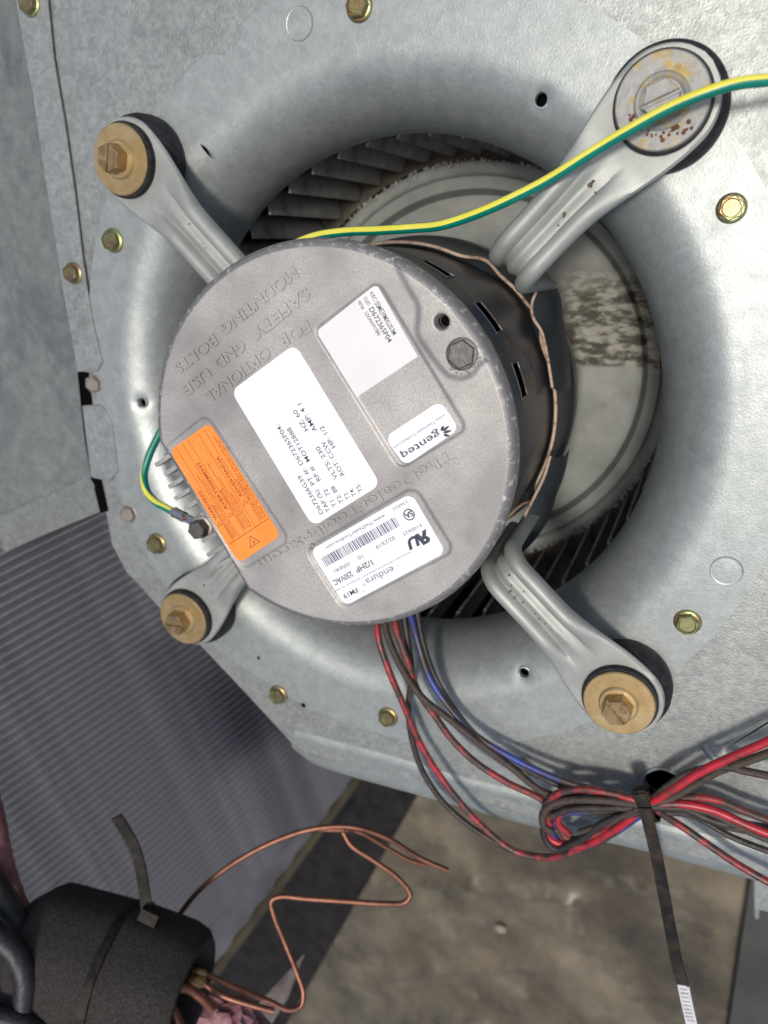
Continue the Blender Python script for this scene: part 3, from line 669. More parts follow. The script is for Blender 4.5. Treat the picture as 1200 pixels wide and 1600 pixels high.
# ---- labels and print
def label_obj(name, px, m, rad, z, grow=0.0):
    q = round_poly([L(x, y, z) for x, y in px], rad, 6); V, Fq = prism_data(q, z - .08, z + .10, .04); return obj(name, V, Fq, m, motor, local=MW)
def print_text(parent, s, st, en, h, m, z, dirpx=None, name='print', bold=0.0, mirror=False, extrude=0.0, bevel=0.0, shear=0.0, fit=True):
    a_ = L(*st, z); b_ = L(*en, z)
    if dirpx is not None:
        dd = L(*dirpx[1], z) - L(*dirpx[0], z); dd /= np.linalg.norm(dd); b_ = a_ + dd * ((b_ - a_) @ dd)
    wd = np.linalg.norm(b_ - a_); e1 = (b_ - a_) / wd; e2 = np.array([-e1[1], e1[0]])
    V, Fq = text_data(s, 0, 0, shear, bold)
    if len(V) == 0: return None
    mn = V.min(0); mx = V.max(0); kx = wd / (mx[0] - mn[0]); ky = h / .7
    if extrude:
        V, Fq = text_data(s, extrude / ky, 0, shear, bold)
        V[:, 2] *= ky
        if bevel:
            V, Fq = text_data(s, extrude, bevel / ky, shear, bold)
    x = (V[:, 0] - mn[0]) * kx; y = V[:, 1] * ky - h * .5
    if mirror: x = wd - x; Fq = [q[::-1] for q in Fq]
    W = np.column_stack([a_[0] + e1[0] * x + e2[0] * y, a_[1] + e1[1] * x + e2[1] * y, z + V[:, 2]])
    return obj(name, W, Fq, m, parent, local=MW, smooth=False)
zb = .12
big = label_obj('specification_label', LBL['big'], paper, 3.4, .10)
def b(x, y): return (340 + x / 4.286, 520 + y / 4.286)
DB = ((489, 823), (361, 611))
for s, st, en in [('D672366G39', (697, 1212), (540, 962)), ('TAP (%)', (745, 1197), (674, 1047)), ('PT #:', (640, 1018), (583, 908)), ('D672365P04:', (562, 885), (398, 622)),
        ('T1: 72', (787, 1165), (716, 1050)), ('RP #:', (680, 992), (622, 890)), ('MOT12888', (608, 862), (470, 640)),
        ('T2: 88', (833, 1140), (775, 1025)), ('VLTS: 230', (795, 980), (662, 768)), ('HZ: 60', (595, 655), (515, 520)),
        ('T3:', (877, 1113), (850, 1070)), ('ROT: CCW', (838, 955), (700, 732)), ('AMP: 4 1', (655, 660), (543, 478)),
        ('T4:', (918, 1093), (890, 1045)), ('HP: 1/2', (778, 770), (695, 625)), ('T5:', (962, 1066), (930, 1015))]:
    print_text(big, s, b(*st), b(*en), 1.8, ink, .24, DB, bold=.003)
zr = -REC + .14
dat = label_obj('serial_label', LBL['data'], paper2, .3, zr - .02)
def b(x, y): return (470 + x / 5.714, 430 + y / 5.714)
DD = ((588, 443), (653, 557))
for s, st, en, h in [('KEC:', (628, 152), (664, 240), 1.25), ('5SME39MXL053M', (676, 240), (848, 522), 1.7), ('CUST:', (570, 196), (608, 275), 1.25), ('D672365P04', (626, 290), (806, 590), 1.8),
        ('REV#:', (520, 232), (566, 300), 1.1), ('LDGANV917890', (582, 330), (704, 535), 1.25)]:
    print_text(dat, s, b(*st), b(*en), h, ink, zr + .11, DD, bold=.01)
gen = label_obj('maker_label', LBL['gen'], paper, 3.0, zr - .02)
def b(x, y): return (590 + x / 8.571, 620 + y / 8.571)
DG = ((690, 672), (628, 713))
print_text(gen, 'genteq', b(836, 488), b(322, 782), 2.5, ink, zr + .11, ((688, 626), (601, 683)), bold=.008)
print_text(gen, 'www.TheDealerToolbox.com', b(910, 242), b(215, 682), 1.05, ink2, zr + .11, ((688, 626), (601, 683)))
for p0, p1, wd in [((852, 460), (888, 382), .52), ((872, 458), (962, 385), .45), ((876, 482), (997, 448), .48), ((882, 508), (970, 522), .5)]:
    a_ = L(*b(*p0), zr); c_ = L(*b(*p1), zr); t = np.linspace(0, 1, 9); ww = wd * np.sin(np.pi * t ** .8) ** .8; dd = (c_ - a_) / np.linalg.norm(c_ - a_); nn = np.array([-dd[1], dd[0]])
    q = a_ + np.outer(t, c_ - a_); poly = np.vstack([q + nn * ww[:, None], (q - nn * ww[:, None])[::-1][1:-1]])
    obj('logo_petal', np.column_stack([poly, np.full(len(poly), zr + .12)]), [list(range(len(poly)))], ink, gen, local=MW, smooth=False)
end = label_obj('rating_label', LBL['end'], paper, 3.2, zr - .02)
def b(x, y): return (470 + x / 4.8, 760 + y / 4.8)
DE = ((643, 770), (484, 860)); ze = zr + .11
for s, st, en, h, bd, mm in [('236833', (803, 112), (697, 180), 1.1, 0, ink2), ('E100625', (903, 290), (768, 362), 1.15, 0, ink), ('www.TheDealerToolbox.com', (632, 218), (193, 466), 1.25, .0, ink),
        ('02/23/19', (704, 383), (566, 462), 1.4, 0, ink), ('10', (464, 522), (430, 542), 1.4, 0, ink), ('05NE4U', (366, 578), (250, 640), 1.35, .0, ink),
        ('1/2HP', (537, 568), (418, 640), 2.1, .015, ink), ('230VAC', (386, 653), (248, 727), 2.1, .015, ink), ('MOTOR USER CORPORATION WIRING ELECT. PROVIDED BY THE DRIVE', (826, 490), (256, 788), .62, 0, ink2),
        ('endura', (697, 618), (500, 735), 2.6, 0, ink2), ('pro', (486, 735), (466, 745), 1.0, 0, ink2), ('TM', (480, 778), (455, 790), .6, 0, ink2), ('FM19', (424, 776), (322, 828), 1.9, .01, ink)]:
    print_text(end, s, b(*st), b(*en), h, mm, ze, DE, bold=bd)
# recognised-component mark: mirrored R and U
print_text(end, 'R', b(968, 362), b(880, 410), 4.2, ink, ze, DE, bold=.05, mirror=True, shear=.15)
print_text(end, 'U', b(885, 398), b(795, 445), 3.6, ink, ze, DE, bold=.05, shear=.25)
cc = L(*b(812, 212), ze); ringp = []
V, Fq = curve_fill([circle(cc[0], cc[1], 2.15, 30), circle(cc[0], cc[1], 1.72, 30)[::-1]]); V[:, 2] = ze; obj('approval_mark', V, Fq, ink, end, local=MW, smooth=False)
print_text(end, 'SA', b(838, 198), b(786, 228), 2.0, ink, ze, DE, bold=.03)
# bar code
a_ = L(*b(722, 262), ze); c_ = L(*b(165, 575), ze); dd = (c_ - a_); ln = np.linalg.norm(dd); dd /= ln; nn = np.array([-dd[1], dd[0]]); s_ = 0; bars = []
rb = random.Random(3)
while s_ < ln - .6:
    wd = rb.choice((.22, .22, .4, .62)); bars.append((np.array([[*(a_ + dd * s_ + nn * 1.9), ze], [*(a_ + dd * (s_ + wd) + nn * 1.9), ze], [*(a_ + dd * (s_ + wd) - nn * 1.9), ze], [*(a_ + dd * s_ - nn * 1.9), ze]]), [[0, 1, 2, 3][::-1]])); s_ += wd + rb.choice((.22, .3, .45))
obj('bar_code', *join(bars), ink2, end, local=MW, smooth=False)
# orange warning label
ora = label_obj('warning_label', LBL['orange'], orange, 3.0, zr - .02)
o0 = np.array([373., 880.]); ue = np.array([265 - 373., 704 - 880.]); Lu = np.linalg.norm(ue); ue /= Lu; de = np.array([439 - 373., 837 - 880.]); Ld = np.linalg.norm(de); de /= Ld
def q_(s, t): return tuple(o0 + ue * s + de * t)
def rule(s0, t0, s1, t1, wd=.13):
    a_ = L(*q_(s0, t0), ze); c_ = L(*q_(s1, t1), ze); d_ = (c_ - a_) / np.linalg.norm(c_ - a_); n_2 = np.array([-d_[1], d_[0]]) * wd
    V = [[*(a_ + n_2), ze], [*(c_ + n_2), ze], [*(c_ - n_2), ze], [*(a_ - n_2), ze]]; return (np.array(V), [[0, 1, 2, 3]])
rules = [rule(33, 2, 33, Ld - 2)] + [rule(34, t, Lu - 1 - (6 if t < 4 else 0), t, .10) for t in (11, 22.5, 33, 52, 63)]
obj('ruled_lines', *join(rules), ink3, ora, local=MW, smooth=False)
for s, s0, s1, t, h in [('WARNING', 76, 128, 6, 1.35), ('HAZARDOUS VOLTAGE', 38, 98, 13.2, .8), ('Disconnect power. Wait 5 min. before opening', 38, 150, 16.4, .55), ('or servicing. Risk of electric shock or injury', 38, 140, 19.4, .55),
        ('AVERTISSEMENT', 80, 168, 28.0, 1.35), ('TENSION DANGEREUSE', 38, 112, 36, .85), ("Couper l'alimentation. Attendre 5 minutes avant", 38, 158, 40, .55), ("d'ouvrir. Risque de choc ou blessure", 38, 130, 43.6, .55), ('Debranchez et attendez', 38, 100, 47, .55),
        ('ADVERTENCIA', 84, 158, 58, 1.35), ('VOLTAJE PELIGROSO', 38, 112, 66.5, .85), ('Desconecte la energia y espere 5 minutos antes de abrir', 38, 188, 70, .6), ('Riesgo de descarga antes de abrir o reparar', 38, 180, 73.8, .6)]:
    t *= Ld / 79.0; print_text(ora, s, q_(s0, t), q_(s1, t), h * 1.1, ink3, ze, bold=.022)
def tri(cs, ct, r, fillet=.22):
    out = np.array([L(*q_(cs + r * math.cos(k * 2.0944 + math.pi / 2 * 0), ct + r * math.sin(k * 2.0944)), ze) for k in range(3)]); c0 = out.mean(0); inn = c0 + (out - c0) * (1 - fillet)
    V, Fq = curve_fill([out, inn[::-1]]); V[:, 2] = ze; return V, Fq
for s, t, r in ((67, 6.0, 5), (70, 28.0, 5), (74, 58, 5)): obj('warning_triangle', *tri(s, t * Ld / 79, r, .34), ink3, ora, local=MW, smooth=False)
obj('warning_triangle', *tri(15.5, 37, 11.5), ink3, ora, local=MW, smooth=False)
bolt_pts = [(19, 37.5), (14, 35), (14.5, 37.3), (10, 36.4), (15, 40), (14.6, 37.9)]
V = [[*L(*q_(s, t), ze), ze] for s, t in bolt_pts]; obj('shock_symbol', V, [list(range(6))], ink3, ora, local=MW, smooth=False)
# raised cast lettering
def b(x, y): return (260 + x / 4.615, 400 + y / 4.615)
DM = ((452, 425), (283, 569))
for s, st, en in [('MOUNTING', (935, 112), (408, 535)), ('BOLTS', (358, 600), (72, 825)), ('SAFETY', (1022, 262), (640, 572)), ('GND', (562, 640), (362, 785)), ('USE', (308, 832), (138, 975)),
        ('FOR', (1030, 500), (815, 632)), ('OPTIONAL', (742, 688), (298, 1030))]:
    print_text(cap, s, b(*st), b(*en), 3.9, cap_alu, .02, name='cast_lettering', extrude=.62, bevel=.14, bold=-.006)
print_text(cap, 'TheDealerToolbox.com', (708, 710), (406, 884), 3.7, cap_alu, .02, name='cast_lettering', extrude=.62, bevel=.14, bold=-.006)
# dirt specks on the cap
sp = []
for x, y, r in [(356, 700, .5), (481, 830, .6), (483, 838, .8), (487, 852, 1.0), (485, 858, .7), (458, 793, .45), (456, 799, .35)]:
    q = L(x, y, .1); k = 7; aa = np.arange(k) * 2 * np.pi / k; sp.append(prism_data(np.column_stack([q[0] + r * np.cos(aa) * RNG.uniform(.6, 1.2, k), q[1] + r * np.sin(aa) * RNG.uniform(.6, 1.2, k)]), -.8, .3, .1))
obj('dirt_speck', *join(sp), old_screw, motor, local=MW)

# ================================================================= mounting arms
def arm(label, px, seed, weathered=False, slot_rot=0.0, inner=74.0, rot_off=0.0):
    z_eye = 14.0; q = P(px[0], px[1], 19.5); ex_, ey_ = q[0], q[1]
    ang_ = math.atan2(-ey_ , -ex_) + rot_off
    Lr = math.hypot(ex_, ey_)
    A = Matrix.Translation(Vector((ex_, ey_, 0)) * S) @ Matrix.Rotation(ang_, 4, 'Z')
    o = bpy.data.objects.new('motor_mount_arm', None); o.empty_display_size = .01; link(o); o.matrix_world = A
    o['label'] = label; o['category'] = 'mounting arm'; o['group'] = 'mounting arms holding the motor'
    # spine of the strip in (x, z), x from the bolt towards the motor
    xe = Lr - inner; sx = list(np.linspace(-15.9, xe - 9, 60)); sz = [z_eye] * 60
    for t in np.linspace(0, math.pi / 2, 9)[1:]: sx.append(xe - 9 + 9 * math.sin(t)); sz.append(z_eye - 9 + 9 * math.cos(t))
    sx += [xe + .4, xe + .6, xe + 1.4]; sz += [z_eye - 20, z_eye - 30, z_eye - 52]
    sx = np.array(sx); sz = np.array(sz); n = len(sx)
    dx = np.gradient(sx); dz = np.gradient(sz); ln = np.hypot(dx, dz); nx_, nz_ = -dz / ln, dx / ln
    yy = np.linspace(-1, 1, 41); secs = []
    for i in range(n):
        x = sx[i]
        w1 = math.sqrt(max(16 ** 2 - x * x, .01)) if x < 0 else 9.7 + 6.3 * (.5 + .5 * math.cos(math.pi * min(x / 42, 1)))
        k = min(max((x - 17) / 20, 0), 1); k = k * k * (3 - 2 * k)
        y_ = yy * w1
        bumps = np.zeros_like(yy)
        for c0 in (-.68, .68):
            t = (yy - c0) / .33; bumps = np.maximum(bumps, 3.6 * np.sqrt(np.maximum(1 - t * t, 0)))
        cen = 1.3 * np.exp(-(yy / .2) ** 2)
        hgt = k * np.maximum(bumps, cen + .2) - (1 - k) * 0
        edge_ = np.clip((np.abs(yy) - .93) / .07, 0, 1); hgt = hgt - edge_ ** 2 * .8 * (1 - k)
        top = [(x + nx_[i] * h_, y__, sz[i] + nz_[i] * h_) for y__, h_ in zip(y_, hgt)]
        bot = [(x - nx_[i] * t_, y__, sz[i] - nz_[i] * t_) for y__, t_ in ((y_[-1], 1.8), (y_[-1] * .9, 2.0), (y_[0] * .9, 2.0), (y_[0], 1.8))]
        secs.append(top + bot)
    V = np.array(secs).reshape(-1, 3); m_ = len(secs[0]); Fq = grid_faces(n, m_, False, True).tolist() + [list(range(m_)), [(n - 1) * m_ + j for j in range(m_)][::-1]]
    obj('arm_strip', V, Fq, arm_steel, o, local=A)
    # rubber grommet between arm and panel, upper ring above the arm
    lathe('grommet', [(16.4, .2), (18.0, .6), (18.4, 2.5), (18.2, 7), (17.4, 9.5), (16.0, 11), (15.4, 12.2)], rubber, o, 56, local=A)
    lathe('grommet_collar', [(14.0, z_eye - .2), (14.2, z_eye + 2.0), (13.8, z_eye + 2.8), (12, z_eye + 3.0)], rubber, o, 56, local=A)
    zt = z_eye + 2.9; mw_ = corroded if weathered else gold
    rw = 13.2 if not weathered else 13.3
    lathe('washer', [(rw - .3, zt), (rw, zt + .4), (rw, zt + 1.3), (rw - .4, zt + 1.7), (8.8, zt + 1.75), (7.6, zt + 1.7), (4, zt + 1.7)], mw_, o, 64, local=A)
    if weathered: fl = [(7.9, zt + 1.7), (7.9, zt + 2.2), (7.2, zt + 2.7), (6.0, zt + 2.4), (5.8, zt + 2.2)]
    else: fl = [(7.3, zt + 1.7), (7.3, zt + 2.3), (6.7, zt + 2.9), (5.2, zt + 3.0)]
    lathe('bolt_flange', fl, mw_, o, 40, local=A, caps=(False, True))
    hexbolt('bolt_head', (0, 0, zt + 2.4), 5.6, 3.2 if weathered else 6.2, mw_ if weathered else bolt_gold, slot_rot, o, A, slot=.9)
    if weathered:
        rg = []
        for k in range(34):
            a_ = RNG.uniform(-2.9, -.9) - ang_; r_ = abs(RNG.normal(8.6, .7)); s_ = RNG.uniform(.2, .75)
            if k < 8: a_ = RNG.normal(-.9, .12) - ang_; r_ = RNG.uniform(8.5, 12)
            aa = np.arange(6) * np.pi / 3
            rg.append(prism_data(np.column_stack([r_ * math.cos(a_) + s_ * np.cos(aa), r_ * math.sin(a_) + s_ * np.sin(aa)]), zt + 1.5, zt + 1.9 + RNG.uniform(0, .4), .15))
        k_ = obj('rust_patch', *join(rg), rust_mat, o, local=A); k_['kind'] = 'stuff'
    lathe('bolt_shank', [(3.9, 0), (3.9, zt + 1)], gold, o, 20, local=A)
    return o
arm('mounting arm at upper left with a clean gold washer, pointing down to the motor', (184, 249), 1, slot_rot=math.radians(75 + 45), inner=70)
arm('mounting arm at upper right with corroded grey washer, crossed by the green ground wire', (1034, 157), 2, True, slot_rot=math.radians(20 + 135), inner=79)
arm('mounting arm at lower right with bright gold washer above the wire bundle', (966, 1102), 3, slot_rot=math.radians(-48 - 135), inner=76)
arm('short mounting arm at lower left with tan washer, over the finned coil', (283, 969), 4, slot_rot=math.radians(0 - 45), inner=66)
# small stains on the arms
stain = mat('arm_stain', (.075, .05, .032), .8, 0, (.16, .12, .085), 500)
def stains(parent, px, z):
    dl = []
    for x, y, r in px:
        q = P(x, y, z); k = 7; aa = np.arange(k) * 2 * np.pi / k
        dl.append(prism_data(np.column_stack([q[0] + r * np.cos(aa) * RNG.uniform(.5, 1.3, k), q[1] + r * np.sin(aa) * RNG.uniform(.5, 1.3, k)]), z - 2, z + .12, .08))
    o = obj('stain', *join(dl), stain, parent); o['kind'] = 'stuff'
ARMS = [o for o in bpy.data.objects if o.name.startswith('motor_mount_arm')]
stains(ARMS[0], [(321, 388, .4), (316, 380, .25), (295, 350, .2)], 15.5)
stains(ARMS[1], [(922, 289, .9), (926, 283, .6), (881, 334, .6), (880, 338, .4), (909, 326, .35), (897, 341, .3), (872, 352, .25), (930, 300, .3)], 15.4)
stains(ARMS[2], [(795, 900, .3), (799, 915, .5), (797, 925, .35), (818, 925, .35), (804, 935, .3), (817, 942, .3), (836, 960, .35), (842, 968, .3), (852, 975, .3), (828, 950, .2), (860, 985, .2)], 15.5)
stains(ARMS[3], [(318, 915, .5), (330, 925, .3)], 14.6)

# ================================================================= green / yellow ground wire
def striped(name, pts_, r, stripe, label, seg=10, turn=0.0):
    path = smooth_path(pts_, seg); n = 20; T, Nn, B = frames(path)
    a = np.arange(n) * 2 * np.pi / n
    tw = np.interp(np.linspace(0, 1, len(path)), np.linspace(0, 1, len(stripe)), stripe)
    V = path[:, None] + r * np.cos(a[None] + tw[:, None])[..., None] * Nn[:, None] + r * np.sin(a[None] + tw[:, None])[..., None] * B[:, None]
    Fq = grid_faces(len(path), n, False, True)[:, ::-1]; mi = np.zeros(len(Fq), int)
    j = np.arange(len(Fq)) % n; mi[(j < 2) | (j >= n - 2)] = 1
    Fq = Fq.tolist() + [list(range(n)), [(len(path) - 1) * n + k for k in range(n)][::-1]]; mi = mi.tolist() + [0, 0]
    o = obj(name, V.reshape(-1, 3), Fq, [green, yellow], None, mi=mi); tag(o, label, 'wire'); return o
def W(l): return np.array([P(x, y, z) for x, y, z in l])
gw = W([(1300, 122, 22), (1240, 119, 24), (1200, 125, 26), (1150, 131, 28), (1095, 148, 29), (1040, 172, 29), (980, 205, 28), (925, 238, 26), (860, 279, 23), (800, 310, 21), (745, 334, 19), (690, 352, 17), (640, 357, 14), (590, 360, 11), (540, 362, 8), (490, 370, 6), (450, 388, 5), (420, 412, 4)])
striped('ground_wire', gw, 1.65, [.75, .7, .65, .6, .6, .55, .5], 'long green wire with yellow stripe running from the upper right arm behind the motor')
gw2 = W([(262, 655, 8), (248, 680, 10), (233, 712, 13), (225, 742, 16), (229, 766, 19), (243, 784, 22), (262, 795, 24), (276, 803, 25)])
g2 = striped('ground_wire', gw2, 1.75, [1.6, 1.8, 1.0, .2, -.4, -.6], 'short curled green wire with yellow stripe ending in a crimp left of the orange label')
cp = np.array(W([(270, 799, 25), (296, 812, 26)])); T = (cp[1] - cp[0]) / np.linalg.norm(cp[1] - cp[0])
V, Fq = tube_data(np.array([cp[0], cp[0] + T * 1, cp[0] + T * 3.0, cp[0] + T * 6.8, cp[0] + T * 7.2]), [2.0, 2.5, 2.3, 2.5, 2.1], 14); obj('crimp_barrel', V, Fq, crimp, g2)
V, Fq = tube_data(np.array([cp[0] + T * 7.1, cp[0] + T * 8.3]), [1.3, 1.0], 10); obj('copper_strand', V, Fq, copper, g2)
V, Fq = box_data(cp[0] + T * 10, 9, 4, 1.0, T, np.cross((0, 0, 1), T)); obj('terminal_tongue', V, Fq, crimp, g2)

# ================================================================= motor leads, tied together at lower right
TIE = (1010, 1256)
def wire(mtl, label, l, r=1.62, wob=.0):
    o = tube('motor_lead', W([(x, y, z * .72) for x, y, z in l]), r * .87, mtl, None, n=12, seg=7, wob=wob); tag(o, label, 'wire', 'wires running from the motor through the cable tie'); return o
wire(red_w, 'red lead sagging lowest below the panel edge, first from the left under the motor', [(588, 960, 8), (592, 1000, 14), (607, 1046, 16), (630, 1100, 16), (660, 1168, 15), (702, 1232, 14), (755, 1292, 13), (805, 1330, 12), (860, 1340, 12), (925, 1315, 13), (975, 1282, 14), (1010, 1262, 15), (1060, 1288, 12), (1110, 1322, 12), (1160, 1355, 12), (1240, 1400, 14)], 1.7)
wire(black_w, 'black lead crossing behind the red leads and sagging below the panel edge', [(630, 955, 4), (637, 1000, 8), (643, 1050, 9), (638, 1110, 9), (645, 1160, 9), (662, 1208, 9), (695, 1256, 9), (745, 1298, 9), (805, 1330, 9), (868, 1338, 10), (935, 1308, 12), (985, 1275, 12), (1012, 1266, 12), (1070, 1268, 12), (1130, 1290, 13), (1180, 1300, 14), (1260, 1312, 14)], 1.6)
wire(brown_w, 'grimy brown lead crossing over the red leads towards the cable tie', [(597, 955, 6), (606, 995, 12), (632, 1052, 18), (660, 1090, 20), (700, 1122, 19), (745, 1158, 17), (800, 1200, 15), (850, 1238, 15), (900, 1247, 16), (960, 1247, 17), (1010, 1252, 18), (1045, 1228, 18), (1080, 1207, 18), (1130, 1198, 17), (1170, 1206, 16), (1250, 1222, 16)], 1.75)
wire(red_dirty, 'grimy dark red lead between the motor and the left end of the wire loop', [(615, 955, 6), (620, 985, 12), (636, 1030, 15), (652, 1078, 15), (682, 1122, 15), (706, 1155, 15), (742, 1190, 15), (795, 1224, 14), (850, 1252, 13), (868, 1282, 12), (888, 1310, 12), (940, 1300, 13), (1008, 1264, 14), (1070, 1246, 14), (1120, 1250, 14), (1165, 1268, 14), (1250, 1300, 14)], 1.75)
wire(blue_w, 'dirty blue lead with a clean blue stretch, rightmost leaving the motor', [(640, 955, 4), (652, 1000, 10), (672, 1060, 13), (706, 1110, 14), (740, 1146, 14), (790, 1178, 15), (850, 1208, 16), (900, 1226, 17), (960, 1240, 17), (1008, 1250, 17), (1060, 1262, 13), (1120, 1276, 12), (1180, 1290, 12), (1260, 1298, 12)], 1.6)
wire(black_w, 'thin black lead lying beside the blue one until the cable tie', [(652, 955, 2), (660, 1000, 7), (682, 1062, 10), (716, 1116, 11), (752, 1156, 12), (800, 1190, 12), (858, 1220, 13), (905, 1240, 14), (960, 1258, 15), (1010, 1268, 14), (1080, 1274, 10), (1140, 1306, 10), (1190, 1326, 11), (1260, 1350, 11)], 1.45)
wire(red_clean, 'bright red wire leaving the tie towards the top of the right edge', [(862, 1268, 15), (850, 1290, 14), (862, 1312, 13), (905, 1322, 13), (960, 1296, 15), (1005, 1262, 18), (1050, 1234, 20), (1100, 1203, 20), (1150, 1180, 20), (1200, 1158, 20), (1270, 1122, 20)], 1.9)
wire(red_clean, 'bright red wire leaving the tie along the middle of the right edge', [(890, 1305, 12), (872, 1285, 13), (880, 1265, 14), (940, 1260, 16), (1010, 1258, 18), (1065, 1256, 17), (1115, 1266, 16), (1165, 1288, 16), (1215, 1308, 16), (1290, 1335, 16)], 1.9)
wire(red_w, 'red wire looping over the top of the tied loop and passing into the round hole', [(858, 1290, 16), (852, 1262, 18), (868, 1242, 19), (905, 1233, 19), (960, 1240, 19), (1005, 1252, 19), (1030, 1244, 12), (1052, 1230, 3), (1062, 1222, -8)], 1.8)
wire(brown_w, 'thick brown wire in the outer ring of the tied loop, then up to the right', [(862, 1300, 18), (850, 1290, 19), (850, 1268, 20), (876, 1252, 20), (940, 1250, 20), (1006, 1256, 20), (1040, 1250, 17), (1082, 1228, 16), (1120, 1206, 16), (1170, 1188, 16), (1250, 1160, 16)], 1.9)
wire(black_w, 'black wire round the left end of the tied loop, fraying to the lower right', [(1010, 1266, 18), (950, 1282, 18), (900, 1316, 16), (866, 1326, 15), (850, 1305, 15), (856, 1280, 16), (890, 1264, 17), (950, 1262, 18), (1012, 1262, 18), (1070, 1264, 15), (1120, 1284, 14), (1170, 1292, 14), (1250, 1306, 14)], 1.8)
wire(blue_w, 'clean blue wire curving under the bottom of the tied loop', [(1010, 1266, 14), (960, 1300, 12), (910, 1325, 11), (875, 1318, 11), (862, 1295, 12), (880, 1272, 13), (930, 1268, 14), (1000, 1262, 15)], 1.8)
wire(brown_w, 'short brown wire filling the lower right of the tie', [(905, 1300, 16), (950, 1286, 18), (1005, 1262, 20), (1060, 1262, 17), (1110, 1270, 16), (1150, 1290, 16), (1200, 1312, 16), (1260, 1330, 16)], 1.5)
# cable tie
tie = thing('cable_tie', 'long grimy cable tie round the wire bundle, tail hanging with a pale tip', 'cable tie', tuple(P(1010, 1256, 16)))
c0 = P(1012, 1256, 11); axis = P(1050, 1250, 15) - P(975, 1258, 15); axis /= np.linalg.norm(axis); side_ = np.cross((0, 0, 1.0), axis)
nn = 30; aa = np.arange(nn) * 2 * np.pi / nn; V = []
for wv, rr_ in ((-2.6, 0), (-2.6, .9), (2.6, .9), (2.6, 0)):
    V.append(np.array([c0 + axis * wv + side_ * math.cos(t) * (6.6 + rr_) + np.array([0, 0, 1]) * math.sin(t) * (5.2 + rr_) for t in aa]))
obj('strap_loop', np.stack(V).reshape(-1, 3), grid_faces(4, nn, True, True).tolist(), tie_mat, tie)
V, Fq = box_data(P(1003, 1243, 18), 6, 6.0, 4.5, axis, side_); 
bm = bmesh.new(); bv = [bm.verts.new(v) for v in V]; [bm.faces.new([bv[i] for i in f_]) for f_ in Fq]; bmesh.ops.bevel(bm, geom=bm.edges[:], offset=.8, segments=2, affect='EDGES'); bm.verts.ensure_lookup_table(); bm.faces.ensure_lookup_table(); bm.verts.index_update()
obj('tie_head', [v.co[:] for v in bm.verts], [[v.index for v in f_.verts] for f_ in bm.faces], tie_mat, tie); bm.free()
def ribbon(name, l, wd, th_, mats, parent, split=None, label=None, cat=None, ridges=0, upv=None):
    p = smooth_path(l, 10); T, Nn, B = frames(p, upv); V = np.stack([p - B * wd / 2 + Nn * th_ / 2, p + B * wd / 2 + Nn * th_ / 2, p + B * wd / 2 - Nn * th_ / 2, p - B * wd / 2 - Nn * th_ / 2], 1).reshape(-1, 3)
    Fq = grid_faces(len(p), 4, False, True)[:, ::-1].tolist() + [[0, 1, 2, 3], [(len(p) - 1) * 4 + k for k in (3, 2, 1, 0)]]
    return obj(name, V, Fq, mats, parent, smooth=False), p, T, Nn, B
tl = W([(1008, 1262, 17), (1012, 1280, 17.5), (1024, 1330, 18), (1036, 1390, 18), (1048, 1455, 17), (1060, 1515, 17), (1068, 1540, 17)])
_, p, T, Nn, B = ribbon('tie_tail', tl, 4.6, 1.2, tie_mat, tie)
tl = W([(1067.5, 1538, 17), (1074, 1570, 17), (1081, 1600, 17), (1092, 1650, 17)])
_, p, T, Nn, B = ribbon('tie_tip', tl, 4.6, 1.2, tie_white, tie)
rd = []
for s_ in np.arange(0.02, .98, .065):
    i = int(s_ * (len(p) - 1)); rd.append(box_data(p[i] + Nn[i] * .8, 1.0, 3.0, .6, T[i], B[i], Nn[i]))
obj('tie_teeth', *join(rd), tie_white, tie, smooth=False)

# ================================================================= finned coil, black strip and base behind
sA = D(100, 1000, 480); sB = D(400, 1430, 624)
sdir = np.array([1211, -811, 1172.]) @ R; sdir /= np.linalg.norm(sdir)
tdir = sB - sA; tdir -= sdir * (tdir @ sdir); tdir /= np.linalg.norm(tdir); ndir = np.cross(sdir, tdir)
if ndir @ (O - sA) < 0: ndir = -ndir
coil = thing('finned_coil', 'grey aluminium finned coil with parallel ridges below the lower left panel edge', 'coil', tuple(sA))
def coilpt(x, y):
    d = ray(x, y); k = ((sA - O) @ ndir) / (d @ ndir); X_ = O + d * k - sA; return X_ @ sdir, X_ @ tdir
corners = [coilpt(*q) for q in [(560, 1215), (450, 1362), (330, 1523), (0, 870), (0, 1600)]]
e0, e1 = np.array(coilpt(568, 1213)), np.array(coilpt(345, 1510))
pitch = 5.8; amax = 420; amin = -260
ridge_prof = [(-2.9, -4.6), (-1.5, -1.5), (-.8, 0), (.8, 0), (1.5, -1.5), (2.9, -4.6)]
fin_mat2 = fin_mat
# fine louvre lines across each ridge: bump along the ridge
t_ = fin_mat.node_tree; tcn = t_.nodes.new('ShaderNodeTexCoord'); wv = t_.nodes.new('ShaderNodeTexWave'); wv.wave_type = 'BANDS'; wv.bands_direction = 'X'; wv.inputs['Scale'].default_value = 200; wv.inputs['Distortion'].default_value = .3
t_.links.new(tcn.outputs['Object'], wv.inputs['Vector']); bp_ = t_.nodes.new('ShaderNodeBump'); bp_.inputs['Strength'].default_value = .9; bp_.inputs['Distance'].default_value = .0006
t_.links.new(wv.outputs[1], bp_.inputs['Height']); t_.links.new(bp_.outputs[0], t_.nodes['Principled BSDF'].inputs['Normal'])
nfin = 0
CM = Matrix([[sdir[i], tdir[i], ndir[i], sA[i] * S] for i in range(3)] + [[0, 0, 0, 1]])
coil.matrix_world = CM
bvals = np.arange(-75, 345, pitch)
first = None
